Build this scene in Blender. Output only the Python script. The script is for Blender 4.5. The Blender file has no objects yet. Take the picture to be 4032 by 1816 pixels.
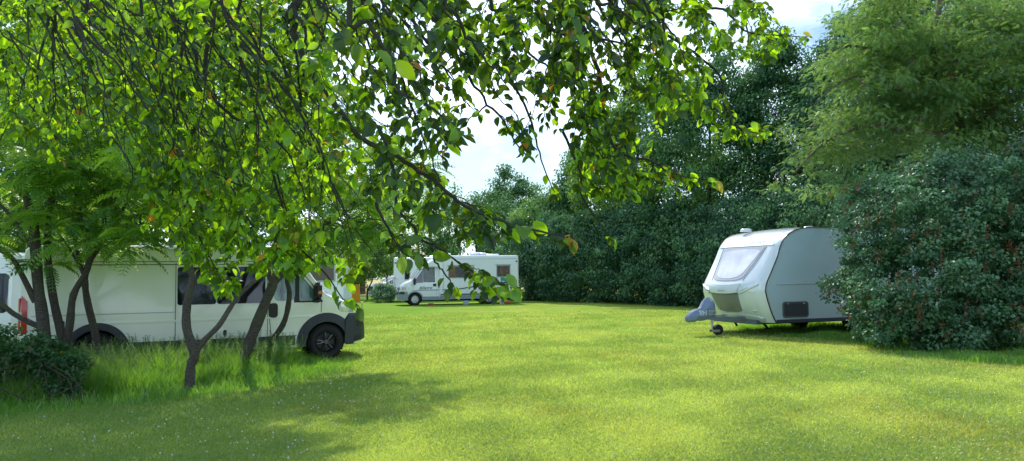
import bpy, math, random
import numpy as np
from mathutils import Vector, Matrix, Euler
PI = math.pi
R = math.radians
scene = bpy.context.scene
C = scene.collection
rng = np.random.default_rng(7)
random.seed(7)

# ------------------------------------------------------------------ camera
F = 2990.0          # focal length in pixels of the 4032 wide frame
EYE = 1.6
cam_d = bpy.data.cameras.new('camera'); cam = bpy.data.objects.new('camera', cam_d); C.objects.link(cam)
cam_d.sensor_width = 36.0; cam_d.lens = F / 4032 * 36.0
cam_d.clip_start = 0.05; cam_d.clip_end = 3000
CM = Matrix.Translation((0, 0, EYE)) @ Matrix.Rotation(R(90 + 3.45), 4, 'X') @ Matrix.Rotation(R(-0.75), 4, 'Z')
cam.matrix_world = CM
scene.camera = cam
def ray(px, py):
    v = Vector(((px - 2016) / F, -(py - 908) / F, -1.0))
    return CM.to_3x3() @ v
def at(px, py, Y):
    """world point seen at photo pixel (px, py) at distance Y in front of the camera"""
    d = ray(px, py); t = Y / d.y
    return Vector((d.x * t, Y, EYE + d.z * t))
def ground(px, py):
    d = ray(px, py); t = -EYE / d.z
    return Vector((d.x * t, d.y * t, 0.0))

# ------------------------------------------------------------------ materials
def lin(c):
    return tuple(((x / 12.92) if x <= 0.04045 else ((x + 0.055) / 1.055) ** 2.4) for x in c)
def newmat(name):
    m = bpy.data.materials.new(name); m.use_nodes = True
    nt = m.node_tree; nt.nodes.clear()
    out = nt.nodes.new('ShaderNodeOutputMaterial')
    return m, nt, out
def N(nt, t, **kw):
    n = nt.nodes.new(t)
    for k, v in kw.items():
        if k.startswith('i_'):
            n.inputs[k[2:].replace('_', ' ')].default_value = v
        else: setattr(n, k, v)
    return n
def solid(name, col, rough=0.5, metal=0.0, coat=0.0, spec=0.5, noise=0.06, nscale=6.0, bump=0.0, bscale=40.0, foot_tone=None):
    m, nt, out = newmat(name)
    b = N(nt, 'ShaderNodeBsdfPrincipled')
    b.inputs['Roughness'].default_value = rough; b.inputs['Metallic'].default_value = metal
    b.inputs['Coat Weight'].default_value = coat; b.inputs['Specular IOR Level'].default_value = spec
    tc = N(nt, 'ShaderNodeTexCoord')
    nz = N(nt, 'ShaderNodeTexNoise'); nz.inputs['Scale'].default_value = nscale; nz.inputs['Detail'].default_value = 5
    nt.links.new(tc.outputs['Object'], nz.inputs['Vector'])
    mr = N(nt, 'ShaderNodeMapRange'); mr.inputs['To Min'].default_value = 1 - noise * 2; mr.inputs['To Max'].default_value = 1 + noise * 2
    nt.links.new(nz.outputs['Fac'], mr.inputs['Value'])
    mx = N(nt, 'ShaderNodeVectorMath', operation='SCALE'); mx.inputs[0].default_value = col
    nt.links.new(mr.outputs['Result'], mx.inputs['Scale'])
    src = mx.outputs['Vector']
    if foot_tone:   # second colour fading in towards the bottom: (z0, z1, colour)
        sp = N(nt, 'ShaderNodeSeparateXYZ'); nt.links.new(tc.outputs['Object'], sp.inputs[0])
        d = N(nt, 'ShaderNodeMapRange'); d.inputs['From Min'].default_value = foot_tone[0]; d.inputs['From Max'].default_value = foot_tone[1]
        d.inputs['To Min'].default_value = 1; d.inputs['To Max'].default_value = 0
        nt.links.new(sp.outputs['Z'], d.inputs['Value'])
        mm = N(nt, 'ShaderNodeMath', operation='MULTIPLY'); nt.links.new(d.outputs[0], mm.inputs[0]); nt.links.new(nz.outputs['Fac'], mm.inputs[1])
        mc = N(nt, 'ShaderNodeMix', data_type='RGBA'); nt.links.new(mm.outputs[0], mc.inputs['Factor'])
        nt.links.new(src, mc.inputs['A']); mc.inputs['B'].default_value = (*foot_tone[2], 1); src = mc.outputs['Result']
    nt.links.new(src, b.inputs['Base Color'])
    if bump:
        n2 = N(nt, 'ShaderNodeTexNoise'); n2.inputs['Scale'].default_value = bscale; n2.inputs['Detail'].default_value = 6
        nt.links.new(tc.outputs['Object'], n2.inputs['Vector'])
        bp = N(nt, 'ShaderNodeBump'); bp.inputs['Strength'].default_value = bump; bp.inputs['Distance'].default_value = 0.02
        nt.links.new(n2.outputs['Fac'], bp.inputs['Height']); nt.links.new(bp.outputs[0], b.inputs['Normal'])
    nt.links.new(b.outputs[0], out.inputs[0])
    return m
def leafmat(name, dark, light, trans, gloss=0.08, rough=0.35, tw=0.5, low=.62):
    """two sided leaf: diffuse + light coming through + a little gloss, varied per leaf by attribute v;
    attribute t turns a leaf yellow / orange"""
    m, nt, out = newmat(name)
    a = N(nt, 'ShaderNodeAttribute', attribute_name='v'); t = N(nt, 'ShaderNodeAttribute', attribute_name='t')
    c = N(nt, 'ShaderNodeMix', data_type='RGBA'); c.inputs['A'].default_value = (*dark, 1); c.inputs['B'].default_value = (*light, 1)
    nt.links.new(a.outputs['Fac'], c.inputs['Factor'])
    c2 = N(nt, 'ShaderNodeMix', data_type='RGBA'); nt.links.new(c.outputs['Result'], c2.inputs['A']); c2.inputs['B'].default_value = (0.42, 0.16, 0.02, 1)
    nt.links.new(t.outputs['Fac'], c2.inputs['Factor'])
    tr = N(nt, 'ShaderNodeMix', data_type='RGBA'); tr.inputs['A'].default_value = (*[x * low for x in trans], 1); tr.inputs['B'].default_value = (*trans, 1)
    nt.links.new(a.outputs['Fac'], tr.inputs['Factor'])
    tr2 = N(nt, 'ShaderNodeMix', data_type='RGBA'); nt.links.new(tr.outputs['Result'], tr2.inputs['A']); tr2.inputs['B'].default_value = (0.75, 0.3, 0.03, 1)
    nt.links.new(t.outputs['Fac'], tr2.inputs['Factor'])
    d = N(nt, 'ShaderNodeBsdfDiffuse'); nt.links.new(c2.outputs['Result'], d.inputs['Color'])
    tl = N(nt, 'ShaderNodeBsdfTranslucent'); nt.links.new(tr2.outputs['Result'], tl.inputs['Color'])
    mx = N(nt, 'ShaderNodeMixShader'); mx.inputs[0].default_value = tw
    nt.links.new(d.outputs[0], mx.inputs[1]); nt.links.new(tl.outputs[0], mx.inputs[2])
    g = N(nt, 'ShaderNodeBsdfGlossy'); g.inputs['Roughness'].default_value = rough; g.inputs['Color'].default_value = (.9, .95, 1, 1)
    m2 = N(nt, 'ShaderNodeMixShader'); m2.inputs[0].default_value = gloss
    nt.links.new(mx.outputs[0], m2.inputs[1]); nt.links.new(g.outputs[0], m2.inputs[2])
    nt.links.new(m2.outputs[0], out.inputs[0])
    return m

M = {}
M['paint'] = solid('white_paint', (.86, .88, .78), rough=.22, coat=.6, noise=.015, nscale=2)
M['paint2'] = solid('cool_white_paint', (.77, .83, .90), rough=.3, coat=.5, noise=.02, nscale=2, foot_tone=(.2, .9, (.55, .55, .5)))
M['gelcoat'] = solid('grey_white_gelcoat', (.44, .60, .74), rough=.36, coat=.3, noise=.05, nscale=3, foot_tone=(.3, 2.6, (.42, .47, .45)))
M['frontgel'] = solid('glossy_white_front', (.68, .75, .83), rough=.22, coat=.7, noise=.03, nscale=3, foot_tone=(.3, 1.0, (.50, .56, .42)))
M['black_plastic'] = solid('dark_grey_plastic', (.028, .034, .045), rough=.55, noise=.1, bump=.15, bscale=120)
M['black'] = solid('black_trim', (.012, .013, .015), rough=.5)
M['under'] = solid('underbody_black', (.008, .008, .009), rough=.9)
M['tyre'] = solid('tyre_rubber', (.018, .018, .019), rough=.85, bump=.5, bscale=50)
M['rim_dark'] = solid('gunmetal_rim', (.09, .095, .105), rough=.3, metal=.85)
M['rim_black'] = solid('black_rim', (.02, .02, .022), rough=.4, metal=.3)
M['rim_silver'] = solid('silver_rim', (.55, .57, .60), rough=.28, metal=.8)
M['grey_plastic'] = solid('blue_grey_plastic', (.23, .28, .34), rough=.5)
M['stripe'] = solid('dark_blue_stripe', (.012, .06, .15), rough=.35)
M['turq'] = solid('turquoise_decal', (.02, .3, .28), rough=.4)
M['orange_lamp'] = solid('orange_lamp', (.7, .16, .03), rough=.2, coat=.5)
M['red_lamp'] = solid('red_lamp', (.55, .012, .01), rough=.15, coat=.6)
M['clear_lamp'] = solid('clear_lamp', (.55, .6, .62), rough=.12, metal=.35, coat=.6, noise=.3, nscale=25)
M['chrome'] = solid('galvanised_metal', (.45, .47, .5), rough=.4, metal=.8)
M['darksteel'] = solid('drawbar_steel', (.12, .15, .2), rough=.5, metal=.4)
M['panelgrey'] = solid('grey_locker_plastic', (.20, .225, .21), rough=.42, noise=.05)
M['decal_blue'] = solid('blue_decal', (.09, .27, .52), rough=.4)
M['fabric_blue'] = solid('slate_blue_cover', (.16, .215, .32), rough=.85, bump=.5, bscale=14, noise=.1)
M['print'] = solid('pale_print', (.42, .48, .54), rough=.8)
M['plate'] = solid('number_plate', (.75, .75, .7), rough=.5)
M['seam'] = solid('panel_gap', (.10, .11, .10), rough=.8)
M['seamlight'] = solid('grey_seal', (.40, .44, .46), rough=.6)
M['curtain'] = solid('brown_curtain', (.20, .12, .085), rough=.9, noise=.5, nscale=9)
M['rail'] = solid('silver_rail', (.62, .66, .68), rough=.35, metal=.5)
M['skin'] = solid('skin', (.48, .25, .17), rough=.6)
M['darkcloth'] = solid('dark_cloth', (.025, .028, .035), rough=.9)
M['orangecloth'] = solid('orange_canvas', (.72, .26, .03), rough=.9, bump=.3, bscale=12)
M['shedwood'] = solid('weathered_wood', (.16, .13, .10), rough=.9, bump=.4, bscale=12, noise=.2)
M['shedroof'] = solid('pale_roofing', (.45, .36, .30), rough=.8, noise=.15)
M['whitewood'] = solid('white_fascia', (.7, .7, .68), rough=.6)
M['cardboard'] = solid('cream_card', (.62, .52, .25), rough=.8)
M['redplastic'] = solid('red_plastic', (.5, .05, .035), rough=.5)
M['blueplastic'] = solid('pale_blue_plastic', (.35, .42, .55), rough=.5)
def glassmat(name, base, tint, rough=.04, scale=3, contrast=1.0, stretch=(1, 1, 1)):
    m, nt, out = newmat(name)
    b = N(nt, 'ShaderNodeBsdfPrincipled'); b.inputs['Roughness'].default_value = rough
    b.inputs['Specular IOR Level'].default_value = .7
    tc = N(nt, 'ShaderNodeTexCoord'); mp = N(nt, 'ShaderNodeMapping'); mp.inputs['Scale'].default_value = stretch
    nz = N(nt, 'ShaderNodeTexNoise'); nz.inputs['Scale'].default_value = scale; nz.inputs['Detail'].default_value = 6
    nt.links.new(tc.outputs['Object'], mp.inputs[0]); nt.links.new(mp.outputs[0], nz.inputs['Vector'])
    r = N(nt, 'ShaderNodeMapRange'); r.inputs['From Min'].default_value = .5 - .2 / contrast; r.inputs['From Max'].default_value = .5 + .2 / contrast
    nt.links.new(nz.outputs['Fac'], r.inputs['Value'])
    c = N(nt, 'ShaderNodeMix', data_type='RGBA'); c.inputs['A'].default_value = (*base, 1); c.inputs['B'].default_value = (*tint, 1)
    nt.links.new(r.outputs[0], c.inputs['Factor']); nt.links.new(c.outputs['Result'], b.inputs['Base Color'])
    nt.links.new(b.outputs[0], out.inputs[0]); return m
M['glass'] = glassmat('tinted_glass', (.004, .005, .008), (.010, .016, .026), scale=1.5)
M['cabglass'] = glassmat('silver_blind_glass', (.02, .07, .08), (.20, .34, .33), scale=9, contrast=1.6, stretch=(1, 1, .25))
M['screen'] = glassmat('windscreen_glass', (.12, .16, .20), (.38, .46, .54), rough=.08, scale=2)
M['cabglass2'] = glassmat('cab_side_glass', (.02, .03, .04), (.12, .15, .12), scale=3)
M['acrylic'] = glassmat('acrylic_window', (.50, .52, .62), (.78, .78, .88), rough=.12, scale=2.2)
M['acrylicrim'] = solid('acrylic_border', (.42, .41, .48), rough=.25, coat=.3)
def barkmat(name, a, b, sc=14):
    m, nt, out = newmat(name)
    bs = N(nt, 'ShaderNodeBsdfPrincipled'); bs.inputs['Roughness'].default_value = .9
    tc = N(nt, 'ShaderNodeTexCoord'); mp = N(nt, 'ShaderNodeMapping'); mp.inputs['Scale'].default_value = (1, 1, 3.5)
    nz = N(nt, 'ShaderNodeTexNoise'); nz.inputs['Scale'].default_value = sc; nz.inputs['Detail'].default_value = 8; nz.inputs['Roughness'].default_value = .7
    nt.links.new(tc.outputs['Object'], mp.inputs[0]); nt.links.new(mp.outputs[0], nz.inputs['Vector'])
    n3 = N(nt, 'ShaderNodeTexNoise'); n3.inputs['Scale'].default_value = 2.5; nt.links.new(tc.outputs['Object'], n3.inputs['Vector'])
    c = N(nt, 'ShaderNodeMix', data_type='RGBA'); c.inputs['A'].default_value = (*a, 1); c.inputs['B'].default_value = (*b, 1)
    mr = N(nt, 'ShaderNodeMapRange'); mr.inputs['From Min'].default_value = .35; mr.inputs['From Max'].default_value = .68
    nt.links.new(nz.outputs['Fac'], mr.inputs['Value']); nt.links.new(mr.outputs[0], c.inputs['Factor'])
    c2 = N(nt, 'ShaderNodeMix', data_type='RGBA'); nt.links.new(c.outputs['Result'], c2.inputs['A']); c2.inputs['B'].default_value = (.09, .11, .05, 1)
    m3 = N(nt, 'ShaderNodeMapRange'); m3.inputs['From Min'].default_value = .52; m3.inputs['From Max'].default_value = .75; m3.inputs['To Max'].default_value = .6
    nt.links.new(n3.outputs['Fac'], m3.inputs['Value']); nt.links.new(m3.outputs[0], c2.inputs['Factor'])
    nt.links.new(c2.outputs['Result'], bs.inputs['Base Color'])
    bp = N(nt, 'ShaderNodeBump'); bp.inputs['Strength'].default_value = .9; bp.inputs['Distance'].default_value = .02
    nt.links.new(nz.outputs['Fac'], bp.inputs['Height']); nt.links.new(bp.outputs[0], bs.inputs['Normal'])
    nt.links.new(bs.outputs[0], out.inputs[0]); return m
M['bark'] = barkmat('sumac_bark', (.024, .020, .017), (.115, .10, .082), 20)
M['twig'] = barkmat('fruit_twig_bark', (.018, .016, .016), (.06, .055, .055), 40)
M['bark_dark'] = barkmat('dark_bark', (.02, .018, .014), (.07, .06, .045), 8)
M['bark_lichen'] = barkmat('lichen_bark', (.04, .035, .025), (.17, .15, .07), 9)

M['leaf_fruit'] = leafmat('fruit_leaf', (.010, .066, .018), (.085, .215, .02), (.55, .93, .014), gloss=.03, rough=.35, tw=.6, low=.11)  # low darkens the translucent colour of leaves meant as shaded
M['leaf_sumac'] = leafmat('sumac_leaf', (.035, .13, .040), (.13, .28, .05), (.52, .86, .04), gloss=.06, rough=.4, tw=.45)
M['leaf_bright'] = leafmat('bright_leaf', (.06, .11, .02), (.12, .19, .03), (.42, .66, .07), gloss=.02, tw=.55)
M['leaf_mid'] = leafmat('mid_green_leaf', (.040, .12, .040), (.18, .35, .09), (.26, .48, .06), gloss=.025, tw=.4)
M['leaf_dark'] = leafmat('hedge_leaf', (.040, .120, .078), (.18, .37, .16), (.10, .24, .06), gloss=.02, rough=.4, tw=.35)  # dark end lifted and blued in place of haze over the background
M['leaf_blue'] = leafmat('bluish_leaf', (.024, .095, .045), (.19, .39, .13), (.15, .32, .07), gloss=.02, tw=.35)
M['leaf_lilac'] = leafmat('lilac_leaf', (.034, .115, .045), (.13, .29, .12), (.10, .26, .06), gloss=.045, rough=.45, tw=.28)
M['leaf_robinia'] = leafmat('robinia_leaf', (.075, .175, .07), (.25, .40, .15), (.36, .58, .11), gloss=.02, tw=.42)
M['leaf_currant'] = leafmat('currant_leaf', (.018, .070, .022), (.06, .16, .05), (.12, .30, .04), gloss=.03, rough=.4, tw=.35)
M['bloom_rust'] = leafmat('faded_bloom', (.10, .040, .022), (.20, .085, .04), (.25, .08, .03), gloss=.02, tw=.2)
M['bloom_purple'] = leafmat('purple_bloom', (.16, .05, .13), (.28, .10, .22), (.3, .1, .2), gloss=.02, tw=.3)
M['grass_tall'] = leafmat('tall_grass', (.05, .16, .025), (.16, .32, .05), (.36, .72, .05), gloss=.04, tw=.5)
M['grass_seed'] = leafmat('seeding_grass', (.08, .15, .05), (.19, .28, .10), (.25, .40, .12), gloss=.02, tw=.4)
M['lawn_blade'] = leafmat('lawn_blade', (.14, .30, .06), (.60, .61, .15), (.60, .75, .10), gloss=.04, tw=.5)
M['clover'] = solid('clover_flower', (.62, .58, .62), rough=.9)

# ------------------------------------------------------------------ mesh helpers
def children_tag(o, label=None, cat=None, group=None, kind=None):
    if label: o['label'] = label
    if cat: o['category'] = cat
    if group: o['group'] = group
    if kind: o['kind'] = kind
    return o
tag = children_tag
def empty(name, loc=(0, 0, 0), rz=0.0, label=None, cat=None, group=None, parent=None):
    o = bpy.data.objects.new(name, None); C.objects.link(o)
    o.location = loc; o.rotation_euler = (0, 0, rz); o.empty_display_size = .2
    if parent: o.parent = parent
    return tag(o, label, cat, group)
class MB:
    def __init__(s): s.v = []; s.f = []
    def add(s, vs, fs):
        b = len(s.v); s.v += [tuple(v) for v in vs]; s.f += [tuple(i + b for i in f) for f in fs]
    def box(s, c, d, rot=None, bev=0.0):
        hx, hy, hz = d[0] / 2, d[1] / 2, d[2] / 2
        if bev <= 0:
            vs = [Vector((x * hx, y * hy, z * hz)) for x in (-1, 1) for y in (-1, 1) for z in (-1, 1)]
            fs = [(0, 1, 3, 2), (4, 6, 7, 5), (0, 4, 5, 1), (2, 3, 7, 6), (0, 2, 6, 4), (1, 5, 7, 3)]
        else:
            b = min(bev, hx * .9, hy * .9, hz * .9)
            rings = []
            for (z, o) in ((-hz, b), (-hz + b, 0), (hz - b, 0), (hz, b)):
                X, Y = hx - o, hy - o
                rings.append([Vector(p) for p in ((X, Y - b, z), (X - b, Y, z), (-X + b, Y, z), (-X, Y - b, z), (-X, -Y + b, z), (-X + b, -Y, z), (X - b, -Y, z), (X, -Y + b, z))])
            vs = [p for r in rings for p in r]; fs = [tuple(range(7, -1, -1)), tuple(range(24, 32))]
            for k in range(3):
                for i in range(8): j = (i + 1) % 8; fs.append((k * 8 + i, k * 8 + j, k * 8 + 8 + j, k * 8 + 8 + i))
        m = rot.to_matrix() if isinstance(rot, Euler) else (rot if rot else Matrix.Identity(3))
        c = Vector(c); s.add([m @ v + c for v in vs], fs); return s
    def tube(s, pts, rad, n=6, caps=True):
        pts = [Vector(p) for p in pts]; k = len(pts)
        if not hasattr(rad, '__len__'): rad = [rad] * k
        up = None; rings = []
        for i, p in enumerate(pts):
            d = (pts[min(i + 1, k - 1)] - pts[max(i - 1, 0)])
            if d.length < 1e-9: d = Vector((0, 0, 1))
            d.normalize()
            if up is None: up = d.orthogonal().normalized()
            else:
                up = up - d * up.dot(d)
                up = up.normalized() if up.length > 1e-6 else d.orthogonal().normalized()
            w = d.cross(up)
            rings.append([p + (up * math.cos(2 * PI * j / n) + w * math.sin(2 * PI * j / n)) * rad[i] for j in range(n)])
        fs = []
        for i in range(k - 1):
            for j in range(n):
                j2 = (j + 1) % n; fs.append((i * n + j, i * n + j2, i * n + n + j2, i * n + n + j))
        if caps: fs.append(tuple(range(n - 1, -1, -1))); fs.append(tuple((k - 1) * n + j for j in range(n)))
        s.add([v for r in rings for v in r], fs); return s
    def cyl(s, a, b, r, n=16, r2=None):
        return s.tube([a, b], [r, r if r2 is None else r2], n)
    def grid(s, rows, closed=False):
        nu = len(rows); nv = len(rows[0]); fs = []
        for i in range(nu - 1):
            for j in range(nv - 1 + (1 if closed else 0)):
                j2 = (j + 1) % nv; fs.append((i * nv + j, i * nv + j2, (i + 1) * nv + j2, (i + 1) * nv + j))
        s.add([p for r in rows for p in r], fs); return s
    def lathe(s, prof, c, axis='y', n=28):
        rows = []
        for (r, h) in prof:
            row = []
            for j in range(n):
                a = 2 * PI * j / n
                p = (r * math.cos(a), h, r * math.sin(a)) if axis == 'y' else ((r * math.cos(a), r * math.sin(a), h) if axis == 'z' else (h, r * math.cos(a), r * math.sin(a)))
                row.append((p[0] + c[0], p[1] + c[1], p[2] + c[2]))
            rows.append(row)
        return s.grid(rows, True)
    def ball(s, c, r, nu=8, nv=10):
        rows = []
        if not hasattr(r, '__len__'): r = (r, r, r)
        for i in range(nu + 1):
            t = PI * i / nu
            rows.append([(c[0] + r[0] * math.sin(t) * math.cos(2 * PI * j / nv), c[1] + r[1] * math.sin(t) * math.sin(2 * PI * j / nv), c[2] + r[2] * math.cos(t)) for j in range(nv)])
        return s.grid(rows, True)
    def build(s, name, mat, parent=None, smooth=False, loc=None, rot=None, label=None):
        me = bpy.data.meshes.new(name); me.from_pydata(s.v, [], s.f); me.materials.append(mat)
        me.validate(); me.update()
        if smooth:
            for p in me.polygons: p.use_smooth = True
            try: me.set_sharp_from_angle(angle=R(40))
            except Exception: pass
        o = bpy.data.objects.new(name, me); C.objects.link(o)
        if parent: o.parent = parent
        if loc is not None: o.location = loc
        if rot is not None: o.rotation_euler = rot
        if label: o['label'] = label
        return o
def arrmesh(name, V, Fc, mat, parent=None, attrs=None, smooth=False, nloop=4):
    """V (n,3), Fc (m,k) arrays"""
    me = bpy.data.meshes.new(name)
    V = np.asarray(V, np.float32); Fc = np.asarray(Fc, np.int32); k = Fc.shape[1]
    me.vertices.add(len(V)); me.vertices.foreach_set('co', V.ravel())
    me.loops.add(Fc.size); me.loops.foreach_set('vertex_index', Fc.ravel())
    me.polygons.add(len(Fc)); me.polygons.foreach_set('loop_start', np.arange(0, Fc.size, k, dtype=np.int32))
    me.polygons.foreach_set('loop_total', np.full(len(Fc), k, np.int32))
    if smooth: me.polygons.foreach_set('use_smooth', np.ones(len(Fc), bool))
    me.update(calc_edges=True)
    for an, av in (attrs or {}).items():
        a = me.attributes.new(an, 'FLOAT', 'POINT'); a.data.foreach_set('value', np.asarray(av, np.float32))
    me.materials.append(mat)
    o = bpy.data.objects.new(name, me); C.objects.link(o)
    if parent:
        o.parent = parent; o.matrix_parent_inverse = Matrix.Identity(4)
    return o
def unit(a):
    return a / np.maximum(np.linalg.norm(a, axis=-1, keepdims=True), 1e-9)
def leaves(name, T, Fc, P, D, Nn, S, mat, parent=None, v=None, t=None, origin=(0, 0, 0), smooth=False):
    """instances of template T (leaf axis +Y, face +Z) written into one mesh"""
    P = np.asarray(P) - np.asarray(origin); D = unit(np.asarray(D, float))
    X = unit(np.cross(D, Nn)); Z = np.cross(X, D)
    S = np.asarray(S, float); S = S[:, None] * np.ones((1, 3)) if S.ndim == 1 else S
    Tn = T[None] * S[:, None, :]
    V = Tn[..., 0:1] * X[:, None] + Tn[..., 1:2] * D[:, None] + Tn[..., 2:3] * Z[:, None] + P[:, None]
    n, k = len(P), len(T)
    FF = (Fc[None] + (np.arange(n) * k)[:, None, None]).reshape(-1, Fc.shape[1])
    v = rng.random(n) if v is None else np.clip(v, 0, 1); t = np.zeros(n) if t is None else t
    return arrmesh(name, V.reshape(-1, 3), FF, mat, parent, {'v': np.repeat(v, k), 't': np.repeat(t, k)}, smooth)
# leaf templates
T_DIA = np.array([(0, 0, 0), (.32, .45, .06), (0, 1, -.08), (-.32, .45, .06)], float); F_DIA = np.array([(0, 1, 2, 3)])
T_DIA2 = np.array([(0, 0, 0), (.30, .3, .07), (.26, .65, .04), (0, 1, -.10), (-.26, .65, .04), (-.30, .3, .07), (0, .5, -.01)], float)
F_DIA2 = np.array([(0, 1, 2, 6), (6, 2, 3, 3), (0, 6, 4, 5), (6, 3, 3, 4)])
def plum_leaf():
    ys = [0, .12, .35, .6, .82, 1.0]; ws = [.0, .15, .27, .27, .16, .0]; zs = [0, .02, .03, .0, -.07, -.17]
    V = []; Fq = []
    for y, w, z in zip(ys, ws, zs): V += [(-w, y, z + w * .32), (0, y, z), (w, y, z + w * .32)]
    for i in range(5):
        a = i * 3; b = a + 3; Fq += [(a, a + 1, b + 1, b), (a + 1, a + 2, b + 2, b + 1)]
    return np.array(V, float), np.array(Fq)
T_PLUM, F_PLUM = plum_leaf()
T_HEART = np.array([(0, 0, 0), (.34, .16, .05), (.36, .42, .05), (.16, .78, -.02), (0, 1.05, -.12), (-.16, .78, -.02), (-.36, .42, .05), (-.34, .16, .05), (0, .45, -.03)], float)
F_HEART = np.array([(0, 1, 2, 8), (8, 2, 3, 4), (0, 8, 6, 7), (8, 4, 5, 6)])
def frond(npair, lw, ll, arch, seed, taper=True, hang=.25):
    r = np.random.default_rng(seed); V = []; Fq = []
    def P(s): return np.array([0, s, .10 * math.sin(s * 2.2) - arch * s * s])
    # rachis strip
    for i in range(6):
        a, b = P(i / 6), P((i + 1) / 6); k = len(V)
        V += [tuple(a + (-.006, 0, 0)), tuple(a + (.006, 0, 0)), tuple(b + (.006, 0, 0)), tuple(b + (-.006, 0, 0))]; Fq.append((k, k + 1, k + 2, k + 3))
    for i in range(npair):
        s = .12 + .86 * i / (npair - 1); L = ll * (math.sin(PI * (.12 + .80 * s)) ** .7 if taper else 1.0)
        for sg in (-1, 1):
            o = P(s); d = np.array([sg * .9, .42 + r.normal() * .08, -hang - r.random() * .25]); d /= np.linalg.norm(d)
            w = np.array([.42 * -sg, .9, 0]); w /= np.linalg.norm(w); k = len(V)
            V += [tuple(o), tuple(o + d * L * .45 + w * lw * L), tuple(o + d * L), tuple(o + d * L * .45 - w * lw * L)]; Fq.append((k, k + 1, k + 2, k + 3))
    return np.array(V, float), np.array(Fq)
T_SUM, F_SUM = frond(11, .17, .26, .45, 3)
T_ROB, F_ROB = frond(8, .30, .26, .30, 4, hang=.1)
# polygons
def inpoly(px, py, poly):
    x = np.asarray(px); y = np.asarray(py); r = np.zeros(len(x), bool); n = len(poly); j = n - 1
    for i in range(n):
        xi, yi = poly[i]; xj, yj = poly[j]
        c = ((yi > y) != (yj > y)) & (x < (xj - xi) * (y - yi) / ((yj - yi) + 1e-12) + xi)
        r ^= c; j = i
    return r
def sample_poly(poly, n, g=rng):
    a = np.array(poly, float); lo, hi = a.min(0), a.max(0); out = []
    while len(out) < n:
        q = lo + (hi - lo) * g.random((n * 2, 2)); k = inpoly(q[:, 0], q[:, 1], poly); out += [tuple(t) for t in q[k]]
    return np.array(out[:n])
def atv(P2, Y):
    return np.array([at(p[0], p[1], y) for p, y in zip(P2, Y)])
class Skel:
    """a growing set of branches; new twigs attach to the nearest fitting node"""
    def __init__(s): s.mb = MB(); s.P = np.zeros((0, 3)); s.D = np.zeros((0,))
    def smooth(s, pts, k=4, wob=0.0):
        pts = [Vector(p) for p in pts]; out = []
        n = len(pts)
        for i in range(n - 1):
            p0, p1, p2, p3 = pts[max(i - 1, 0)], pts[i], pts[i + 1], pts[min(i + 2, n - 1)]
            for j in range(k):
                t = j / k
                q = 0.5 * ((2 * p1) + (-p0 + p2) * t + (2 * p0 - 5 * p1 + 4 * p2 - p3) * t * t + (-p0 + 3 * p1 - 3 * p2 + p3) * t ** 3)
                if wob and (i or j): q = q + Vector(rng.normal(0, wob, 3))
                out.append(q)
        out.append(pts[-1]); return out
    def limb(s, pts, r0, r1, n=7, k=4, wob=0.0, reg=True, bulge=0.0):
        q = s.smooth(pts, k, wob); m = len(q)
        rad = [r0 + (r1 - r0) * (i / (m - 1)) ** .8 for i in range(m)]
        if bulge: rad = [x * (1 + bulge * rng.normal()) for x in rad]
        s.mb.tube(q, rad, n)
        if reg:
            s.P = np.vstack([s.P, np.array([tuple(a) for a in q])]); s.D = np.concatenate([s.D, np.array(rad)])
        return q
    def attach(s, t, r=.004, up=0.0, sag=.12, n=4, rend=.0012, k=6, minup=None, wob=.006, maxd=None):
        t = np.asarray(t, float); d = s.P - t; L = np.linalg.norm(d, axis=1)
        cost = L + np.maximum(0, -(d[:, 2]) + up) * 1.2
        i = int(np.argmin(cost)); a = s.P[i]; L = L[i]
        if maxd and L > maxd: return None
        mid = (a + t) / 2 + np.array([0, 0, sag * L]) + rng.normal(0, .06 * L, 3)
        pts = []
        for j in range(k + 1):
            u = j / k; q = a * (1 - u) ** 2 + 2 * mid * u * (1 - u) + t * u * u
            if 0 < j < k: q = q + rng.normal(0, wob, 3)
            pts.append(q)
        r0 = min(max(r * (.8 + L), rend), max(s.D[i] * .8, rend))
        rad = [r0 + (rend - r0) * j / k for j in range(k + 1)]
        s.mb.tube(pts, rad, n, caps=False)
        s.P = np.vstack([s.P, np.array(pts[1:])]); s.D = np.concatenate([s.D, np.array(rad[1:])])
        return np.array(pts)

# ------------------------------------------------------------------ sky and sun
SUN_EL, SUN_AZ = 44.0, -9.0      # azimuth from the view direction, negative = left
sd = Vector((math.sin(R(SUN_AZ)) * math.cos(R(SUN_EL)), math.cos(R(SUN_AZ)) * math.cos(R(SUN_EL)), math.sin(R(SUN_EL))))
w = bpy.data.worlds.new('World'); scene.world = w; w.use_nodes = True
nt = w.node_tree; nt.nodes.clear()
wo = N(nt, 'ShaderNodeOutputWorld'); bg = N(nt, 'ShaderNodeBackground'); bg.inputs['Strength'].default_value = 0.15
sky = N(nt, 'ShaderNodeTexSky', sky_type='NISHITA'); sky.sun_disc = False
sky.sun_elevation = R(SUN_EL); sky.sun_rotation = R(SUN_AZ); sky.air_density = 1.1; sky.dust_density = 2.0; sky.ozone_density = 1.5
tc = N(nt, 'ShaderNodeTexCoord'); mp = N(nt, 'ShaderNodeMapping'); mp.inputs['Scale'].default_value = (1.2, 1.2, 3.2)
cn = N(nt, 'ShaderNodeTexNoise'); cn.inputs['Scale'].default_value = 2.1; cn.inputs['Detail'].default_value = 9; cn.inputs['Roughness'].default_value = .55
nt.links.new(tc.outputs['Generated'], mp.inputs[0]); nt.links.new(mp.outputs[0], cn.inputs['Vector'])
cr = N(nt, 'ShaderNodeMapRange'); cr.inputs['From Min'].default_value = .44; cr.inputs['From Max'].default_value = .60
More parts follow.
